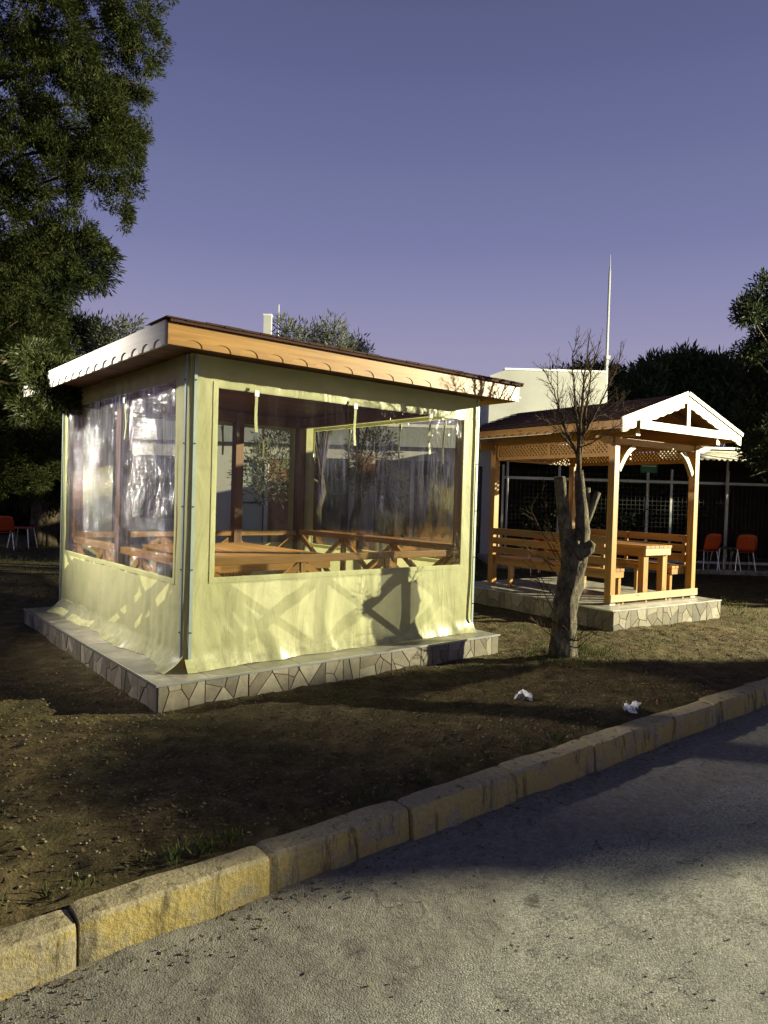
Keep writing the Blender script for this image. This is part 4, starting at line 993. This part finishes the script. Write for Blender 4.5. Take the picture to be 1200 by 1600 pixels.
MB().tube([(mb_.x, mb_.y, mb_.z + .55), (mb_.x, mb_.y, mb_.z + .67)], .11, 8).build('collar', M['steel'], mast)
MB().tube([(mb_.x, mb_.y, seg[-1][0]), (mb_.x, mb_.y, mt_.z)], [.025, .008], 5).build('rod', M['steel'], mast)

# ------------------------------------------------------------------ terrace with awning, mesh fence, chairs
TD = 16.6
to = plan((1000 - 600) / F_PX * TD, TD)
def ts(px): return (px - 1000) / F_PX * TD
def tz_(px, py, d=TD): return at(px, py, d).z
slab = thing('terrace_slab', 'terrace', 'terrace', tuple(to), YAW); del slab['label'], slab['category']; slab['kind'] = 'structure'
child('paving', MB().box((ts(770), -.35, -.1), (ts(1420), 7.5, .10)).mesh('paving', M['floor_tile']), slab)
tw = thing('terrace_wall', 'terrace back wall darkened in colour for the shade inside', 'wall', tuple(to), YAW)
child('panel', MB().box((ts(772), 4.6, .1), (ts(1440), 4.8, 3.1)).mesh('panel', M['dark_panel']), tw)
child('side_panel', MB().box((ts(1440), 0, .1), (ts(1445), 4.6, 3.1)).mesh('side_panel', M['dark_panel']), tw)  # unseen side wall added to keep the road lamp off the terrace
aw = thing('terrace_awning', 'dark awning with pale scalloped valance over the terrace at right', 'awning', tuple(to), YAW)
zv = tz_(1140, 702, TD - 1)
child('canopy', MB().add([(ts(780), -1.0, zv), (ts(1440), -1.0, zv), (ts(1440), 4.9, zv + .45), (ts(780), 4.9, zv + .45), (ts(780), -1.0, zv - .03), (ts(1440), -1.0, zv - .03), (ts(1440), 4.9, zv + .42), (ts(780), 4.9, zv + .42)], [(0, 1, 2, 3), (7, 6, 5, 4), (0, 4, 5, 1), (1, 5, 6, 2), (2, 6, 7, 3), (3, 7, 4, 0)]).mesh('canopy', M['awning']), aw)
child('front_bar', MB().bar((ts(780), -1.02, zv + .01), (ts(1440), -1.02, zv + .01), .05, .05).mesh('front_bar', M['white_paint']), aw)
va = MB(); n = 52; q = [(ts(1440), -1.005, zv - .031), (ts(1000), -1.005, zv - .031)]; lowv = []
for k in range(n):
    for j in range(5):
        a = PI * (j + .5) / 5; u = (k + (j + .5) / 5) / n; lowv.append((ts(1000) + (ts(1440) - ts(1000)) * u, -1.005 + .012 * math.sin(u * 60), zv - .21 - .05 * math.sin(a)))
va.prism(q[::-1] and [q[1]] + lowv + [q[0]], (0, 1, 0), .012)
child('valance', va.mesh('valance', M['valance']), aw)
for px in (1130, 1330, 790): child('support_pole', MB().tube([(ts(px), -.12, .1), (ts(px), -.12, zv + .04)], .028, 8).mesh('support_pole', M['steel']), aw)
fe = thing('mesh_fence', 'welded wire mesh fence with white rails along the terrace', 'fence', tuple(to), YAW)
fz0, fz1 = .14, tz_(1000, 752)
for z, hh in ((fz1, .06), (fz0 + .10, .06)): child('rail', MB().box((ts(783), -.02, z - hh / 2), (ts(1400), .02, z + hh / 2)).mesh('rail', M['steel']), fe)
for px in np.linspace(785, 1400, 8): child('post', MB().box((ts(px) - .025, .022, .1), (ts(px) + .025, .072, fz1 + .3)).mesh('post', M['steel']), fe)
wm = MB()
for x in np.arange(ts(786), ts(1400), .10): wm.bar((x, 0.025, fz0 + .1), (x, .025, fz1 + .25), .006, .006, (0, 1, 0))
for z in np.arange(fz0 + .2, fz1 + .2, .10): wm.bar((ts(786), .031, z), (ts(1400), .031, z), .006, .006)
tag(child('wire_mesh', wm.mesh('wire_mesh', M['black']), fe), kind='stuff')
# hedge plants behind the fence
for i, px in enumerate((842, 872, 905, 935, 968, 1000, 1032, 1060)):
    b = plan((px - 600) / F_PX * (TD + 1.0), TD + 1.0, .1); hh = tz_(px, (770, 742, 750, 735, 748, 765, 740, 755)[i])
    bl = [(b + Vector((rb.uniform(-.3, .3), rb.uniform(-.3, .3), .3 + (hh - .4) * f)), (.34, .34, .26)) for f in (0, .15, .3, .5, .7, .85, 1)]
    t = thing('hedge_shrub', ('dark leafy shrub nearest the left end of the mesh fence', 'second dark shrub along the mesh fence from its left end', 'dark shrub behind the pollarded tree along the mesh fence', 'tall dark shrub behind the gazebo bench near its front post', 'dark shrub seen just right of the gazebo front post', 'dark shrub below the green sign', 'dark shrub right of the green sign behind the gazebo', 'dark shrub beside the right gazebo post')[i], 'shrub', tuple(b), 0, 'shrubs behind the mesh fence')
    MB().tube([b, b + Vector((0, 0, hh * .7))], [.03, .012], 6).build('stem', M['twig'], t)
    child('foliage', crown_mesh('foliage', [(tuple(c), r) for c, r in bl], 26, dict(n=10, length=.13, width=.05, spread=.7, rad=.16, up=.1), M['dark_leaf'], tuple(b)), t)
sg_p = plan((1011 - 600) / F_PX * (TD + .5), TD + .5); zs_ = at(1011, 731, TD + .5).z
sgn_ = thing('green_sign', 'small green sign on a post behind the gazebo', 'sign', (sg_p.x, sg_p.y, .1), YAW)
child('board', MB().box((-.20, -.02, zs_ - .22), (.20, 0, zs_ + .02)).mesh('board', M['green_sign']), sgn_)
child('stripe', MB().box((-.17, -.024, zs_ - .07), (.17, -.0205, zs_ - .045)).mesh('stripe', M['white_paint']), sgn_)
child('post', MB().box((-.03, .001, 0), (.03, .05, zs_ + .0)).mesh('post', M['white_paint']), sgn_)

def chair_mesh():
    """moulded shell chair: rounded back, seat with turned-down edge"""
    seat = MB(); seat.smooth = True; nx, ny = 9, 9
    for i in range(nx):
        for j in range(ny):
            u, v = i / (nx - 1) * 2 - 1, j / (ny - 1)
            seat.v.append((u * .225 * (1 - .10 * v), -.21 + v * .42, .45 - .02 * (1 - u * u) + .015 * (v - .5) - (.03 if v == 0 else 0)))
    seat.f = [tuple(q) for q in grid_faces(nx, ny)]
    back = MB(); back.smooth = True
    for i in range(nx):
        for j in range(ny):
            u, v = i / (nx - 1) * 2 - 1, j / (ny - 1); w = .215 * (1 - .25 * max(0, v - .6) ** 1.5 * 2.2)
            back.v.append((u * w, .20 + v * .10 + .035 * u * u * -1, .47 + v * .37 - .03 * u ** 4 * v))
    back.f = [tuple(q) for q in grid_faces(nx, ny)]
    legs = []
    for sx in (-1, 1):
        for sy in (-1, 1): legs.append(MB().tube([(sx * .17, sy * .15, .43), (sx * .22, sy * .21, .0)], .011, 6))
    return seat.mesh('seat', M['orange']), back.mesh('backrest', M['orange']), [l.mesh('leg', M['alu']) for l in legs]
CH = chair_mesh()
def chair(label, loc, rotz, tilt=0):
    t = thing('orange_chair', label, 'chair', tuple(loc), rotz, 'orange plastic chairs')
    for nm, me in (('seat', CH[0]), ('backrest', CH[1])):
        o = child(nm, me, t); m = o.modifiers.new('solid', 'SOLIDIFY'); m.thickness = .012
    for me in CH[2]: child('leg', me, t)
    return t
chair('orange chair facing away on the terrace left of the thin pole', plan((1105 - 600) / F_PX * 16.35, 16.35, 0.10), YAW + PI + .25)
chair('orange chair facing away on the terrace right of the thin pole', plan((1163 - 600) / F_PX * 16.35, 16.35, 0.10), YAW + PI - .15)
chair('orange chair behind the left end of the gazebo bench', plan((826 - 600) / F_PX * 15.2, 15.2, .02), YAW + PI + .9)
chair('orange chair behind the gazebo bench beside the tree stub', plan((866 - 600) / F_PX * 15.2, 15.2, .02), YAW + PI - .7)
chair('orange chair cut by the left edge of the picture', plan((9 - 600) / F_PX * 17.2, 17.2, 0), YAW + PI + .35)
def low_table(label, loc, rotz, mat):
    t = thing('small_table', label, 'table', tuple(loc), rotz)
    child('table_top', MB().prism([(math.cos(a) * .28, math.sin(a) * .26, .50) for a in np.linspace(0, 2 * PI, 17)[:-1]], (0, 0, 1), .03).mesh('table_top', mat), t)
    for sx in (-1, 1):
        for sy in (-1, 1): child('leg', MB().tube([(sx * .2, sy * .16, .5), (sx * .27, sy * .22, 0)], .012, 6).mesh('leg', M['alu']), t)
low_table('low orange table beside the cypress trunk at the left', plan((36 - 600) / F_PX * 17.9, 17.9, 0), YAW, M['orange'])
low_table('small dark table between the two terrace chairs', plan((1135 - 600) / F_PX * 16.3, 16.3, .10), YAW, M['black'])

# ------------------------------------------------------------------ street lamps outside the picture
def street_lamp(label, P):
    x, y = P['pos']; h = P['h']; t = thing('street_lamp', label, 'street lamp', (x, y, 0), 0, 'street lamps lighting the garden')
    d = Vector(P['aim']) - Vector((x, y, h)); az = math.atan2(d.y, d.x); u = Vector((math.cos(az), math.sin(az), 0))
    MB().tube([(0, 0, 0), (0, 0, .5), (0, 0, .52), (0, 0, h + .1)], [.09, .085, .06, .04], 12).build('pole', M['steel'], t, False)
    arm = MB().tube([(0, 0, h + .05), u * .25 + Vector((0, 0, h + .22)), u * .6 + Vector((0, 0, h + .25))], .025, 8).build('arm', M['steel'], t, False)
    c = u * .75 + Vector((0, 0, h + .22))
    MB().bar(c - u * .25, c + u * .25, .24, .10).build('lamp_head', M['black'], t, False)
    ld = bpy.data.lights.new('lamp_light', 'SPOT'); ld.energy = P['power']; ld.color = P['color']; ld.spot_size = math.radians(P['cone']); ld.spot_blend = P.get('blend', .55); ld.shadow_soft_size = .10
    lo_ = bpy.data.objects.new('lamp_light', ld); COL.objects.link(lo_); lo_.parent = t
    pos = c + u * .30 + Vector((0, 0, -.10)); lo_.location = pos
    dirv = Vector(P['aim']) - (Vector((x, y, 0)) + pos); lo_.rotation_euler = dirv.to_track_quat('-Z', 'Y').to_euler()
street_lamp('lit street lamp on the road side to the right', LAMP_ROAD)
street_lamp('lit park lamp on the lawn to the left', LAMP_PARK)

# ------------------------------------------------------------------ litter, leaves, grass
def scatter_ground(n, xr, yr, keep):
    x = RNG.uniform(*xr, n); y = RNG.uniform(*yr, n); ok = keep(x, y); return x[ok], y[ok]
off_plat = lambda x, y: ~((x > -.02) & (x < PW + .02) & (y > -.02) & (y < PD)) & ~((x > 5.6) & (x < 8.4) & (y > -.2) & (y < 3.3))
def flat_leaves(name, n, xr, yr, size, mat, z=.004, keep=off_plat, aspect=.5, tilt=.35):
    x, y = scatter_ground(n, xr, yr, keep); m = len(x)
    near = np.clip((9 - np.hypot(x - 3, y + .5)) / 3, 0, 1)
    zz = (near * (.030 * fbm(x * 1.3, y * 1.3, 3) + .022 * fbm(x * 9, y * 9, 5, 3)) - .006) + z + .05 * np.exp(-((x - 3.75) ** 2 + (y + .85) ** 2) / .12)
    C = np.stack([x, y, zz], -1); a = RNG.uniform(0, 2 * PI, m)
    d = np.stack([np.cos(a), np.sin(a), RNG.normal(0, tilt, m)], -1); s = np.stack([-np.sin(a), np.cos(a), RNG.normal(0, tilt, m)], -1)
    L = (size * RNG.uniform(.5, 1.5, m))[:, None]
    V = np.stack([C - d * L * .5, C + s * L * aspect * .5, C + d * L * .5, C - s * L * aspect * .5], 1).reshape(-1, 3); V[:, 2] = np.maximum(V[:, 2], np.repeat(zz, 4) - .012)
    return tag(child(name, np_mesh(name, V, np.arange(m * 4).reshape(-1, 4), mat), None), kind='stuff')
o = flat_leaves('leaf_litter', 16000, (-1.9, 7), (-2.05, 2), .022, M['dry_leaf']); tag(o, 'dry leaf litter scattered over the bare soil', 'leaf litter')
o = flat_leaves('dry_stalks', 3500, (-1.9, 7), (-2.05, 1.5), .06, M['dry_leaf'], .006, off_plat, .06, .12); tag(o, 'thin dry stalks scattered over the soil', 'stalks')
o = flat_leaves('broken_twigs', 260, (-1.7, 6), (-2.0, .6), .13, M['twig'], .010, off_plat, .045, .10); tag(o, 'broken twigs lying on the bare soil', 'twigs')
# pebbles as squashed octahedra
x, y = scatter_ground(2600, (-1.9, 6.5), (-2.0, 1.5), off_plat); m = len(x); near = np.clip((9 - np.hypot(x - 3, y + .5)) / 3, 0, 1)
zz = near * (.030 * fbm(x * 1.3, y * 1.3, 3) + .022 * fbm(x * 9, y * 9, 5, 3)) - .003
C = np.stack([x, y, zz], -1); sz = RNG.uniform(.003, .011, m)[:, None] * RNG.uniform(.7, 1.4, (m, 3)); sz[:, 2] *= .6
octv = np.array([(1, 0, 0), (-1, 0, 0), (0, 1, 0), (0, -1, 0), (0, 0, 1), (0, 0, -1)], float); octf = np.array([(0, 2, 4), (2, 1, 4), (1, 3, 4), (3, 0, 4), (2, 0, 5), (1, 2, 5), (3, 1, 5), (0, 3, 5)])
V = (C[:, None, :] + octv[None] * sz[:, None, :]).reshape(-1, 3); Fq = (np.arange(m)[:, None, None] * 6 + octf[None]).reshape(-1, 3)
tag(child('soil_pebbles', np_mesh('soil_pebbles', V, Fq, M['pebble']), None), 'small stones scattered in the soil', 'pebbles', None, 'stuff')
m = 2400; x = RNG.uniform(-2.2, 4.0, m); y = np.where(RNG.random(m) < .5, -2.27 - np.abs(RNG.normal(0, .12, m)), RNG.uniform(-4.6, -2.3, m))
C = np.stack([x, y, np.full(m, ROAD_Z + .003)], -1); sz = RNG.uniform(.0015, .0055, m)[:, None] * RNG.uniform(.7, 1.4, (m, 3)); sz[:, 2] *= .7
V = (C[:, None, :] + octv[None] * sz[:, None, :]).reshape(-1, 3); Fq = (np.arange(m)[:, None, None] * 6 + octf[None]).reshape(-1, 3)
tag(child('road_grit', np_mesh('road_grit', V, Fq, M['pebble']), None), 'loose grit scattered over the road', 'grit', None, 'stuff')
m = 900; x = RNG.uniform(-2.0, 5.0, m); y = np.where(RNG.random(m) < .72, -2.27 - np.abs(RNG.normal(0, .10, m)), RNG.uniform(-4.4, -2.3, m))
C = np.stack([x, y, np.full(m, ROAD_Z + .012)], -1); a = RNG.uniform(0, 2 * PI, m); d = np.stack([np.cos(a), np.sin(a), RNG.normal(0, .2, m)], -1); s_ = np.stack([-np.sin(a), np.cos(a), RNG.normal(0, .2, m)], -1); L_ = (RNG.uniform(.010, .030, m))[:, None]
V = np.stack([C - d * L_ * .5, C + s_ * L_ * .22, C + d * L_ * .5, C - s_ * L_ * .22], 1).reshape(-1, 3)
tag(child('gutter_leaves', np_mesh('gutter_leaves', V, np.arange(m * 4).reshape(-1, 4), M['dry_leaf']), None), 'dry leaves and crumbs gathered along the foot of the kerb', 'leaf litter', None, 'stuff')
# grass: tufts round the tree, along the kerb and a thin lawn further off
def tufts(name, centers, n, length, width, rad, label):
    V, Fq = blades(centers, np.tile((0, 0, 1.0), (len(centers), 1)), n, length, width, .45, rad, .5)
    V[:, 2] = np.maximum(V[:, 2] * 1.0, -.03); return tag(child(name, np_mesh(name, V, Fq, M['grass']), None), label, 'grass', None, 'stuff')
a = RNG.uniform(0, 2 * PI, 110); r = RNG.uniform(.15, .55, 110)
tc_ = np.stack([T0.x + .12 + np.cos(a) * r * 1.2, T0.y - .05 + np.sin(a) * r, np.full(110, .015)], -1)
tufts('grass_tuft', tc_, 12, .06, .006, .04, 'green grass growing round the foot of the pollarded tree')
kx = np.concatenate([RNG.normal(-.55, .12, 22), RNG.normal(-1.55, .15, 20), RNG.uniform(-1.6, 4.5, 26), RNG.normal(.9, .5, 8)]); ky = -2.06 + np.abs(RNG.normal(0, .05, len(kx)))
tufts('kerb_weeds', np.stack([kx, ky, np.full(len(kx), -.01)], -1), 9, .045, .007, .03, 'small weeds growing along the back of the kerb')
gxs = np.concatenate([RNG.uniform(-3, 5, 1600), RNG.uniform(8, 16, 1400), RNG.uniform(4.5, 9, 60)]); gys = np.concatenate([RNG.uniform(5, 15, 1600), RNG.uniform(-1, 6, 1400), RNG.uniform(-1.6, 0, 60)])
ok = off_plat(gxs, gys); tufts('lawn_grass', np.stack([gxs[ok], gys[ok], np.full(ok.sum(), 0.0)], -1), 10, .04, .010, .12, 'thin short grass on the lawn behind the pavilions')
# scraps of plastic
def scrap(label, p, s, seed, group='scraps of white plastic on the soil'):
    q = np.linspace(-1, 1, 9); U, V_ = np.meshgrid(q, q, indexing='ij')
    rx = 1 - .35 * np.abs(fbm(V_ * 2 + seed, U * 0 + seed, seed)); Zp = .030 + .09 * fbm(U * 2.2 + seed, V_ * 2.2, seed, 3)
    P = np.stack([U * s * rx, V_ * s * .55 * (1 + .5 * fbm(U * 2, U * 0, seed + 2)), np.maximum(Zp, .008)], -1).reshape(-1, 3)
    o = child('plastic_scrap', np_mesh('plastic_scrap', P, grid_faces(9, 9), M['litter']), None, (p.x, p.y, .0)); o.rotation_euler = (0, 0, seed * .7)
    return tag(o, label, 'litter', group)
def gpt(px, py):
    d = at(px, py, 1) - CAM; t = -CAM.z / d.z; return CAM + d * t
scrap('crumpled white plastic scrap on dark soil left of the tree', gpt(818, 1094), .075, 3)
scrap('crumpled white plastic bag on the soil by the kerb right of the tree', gpt(986, 1110), .10, 5)
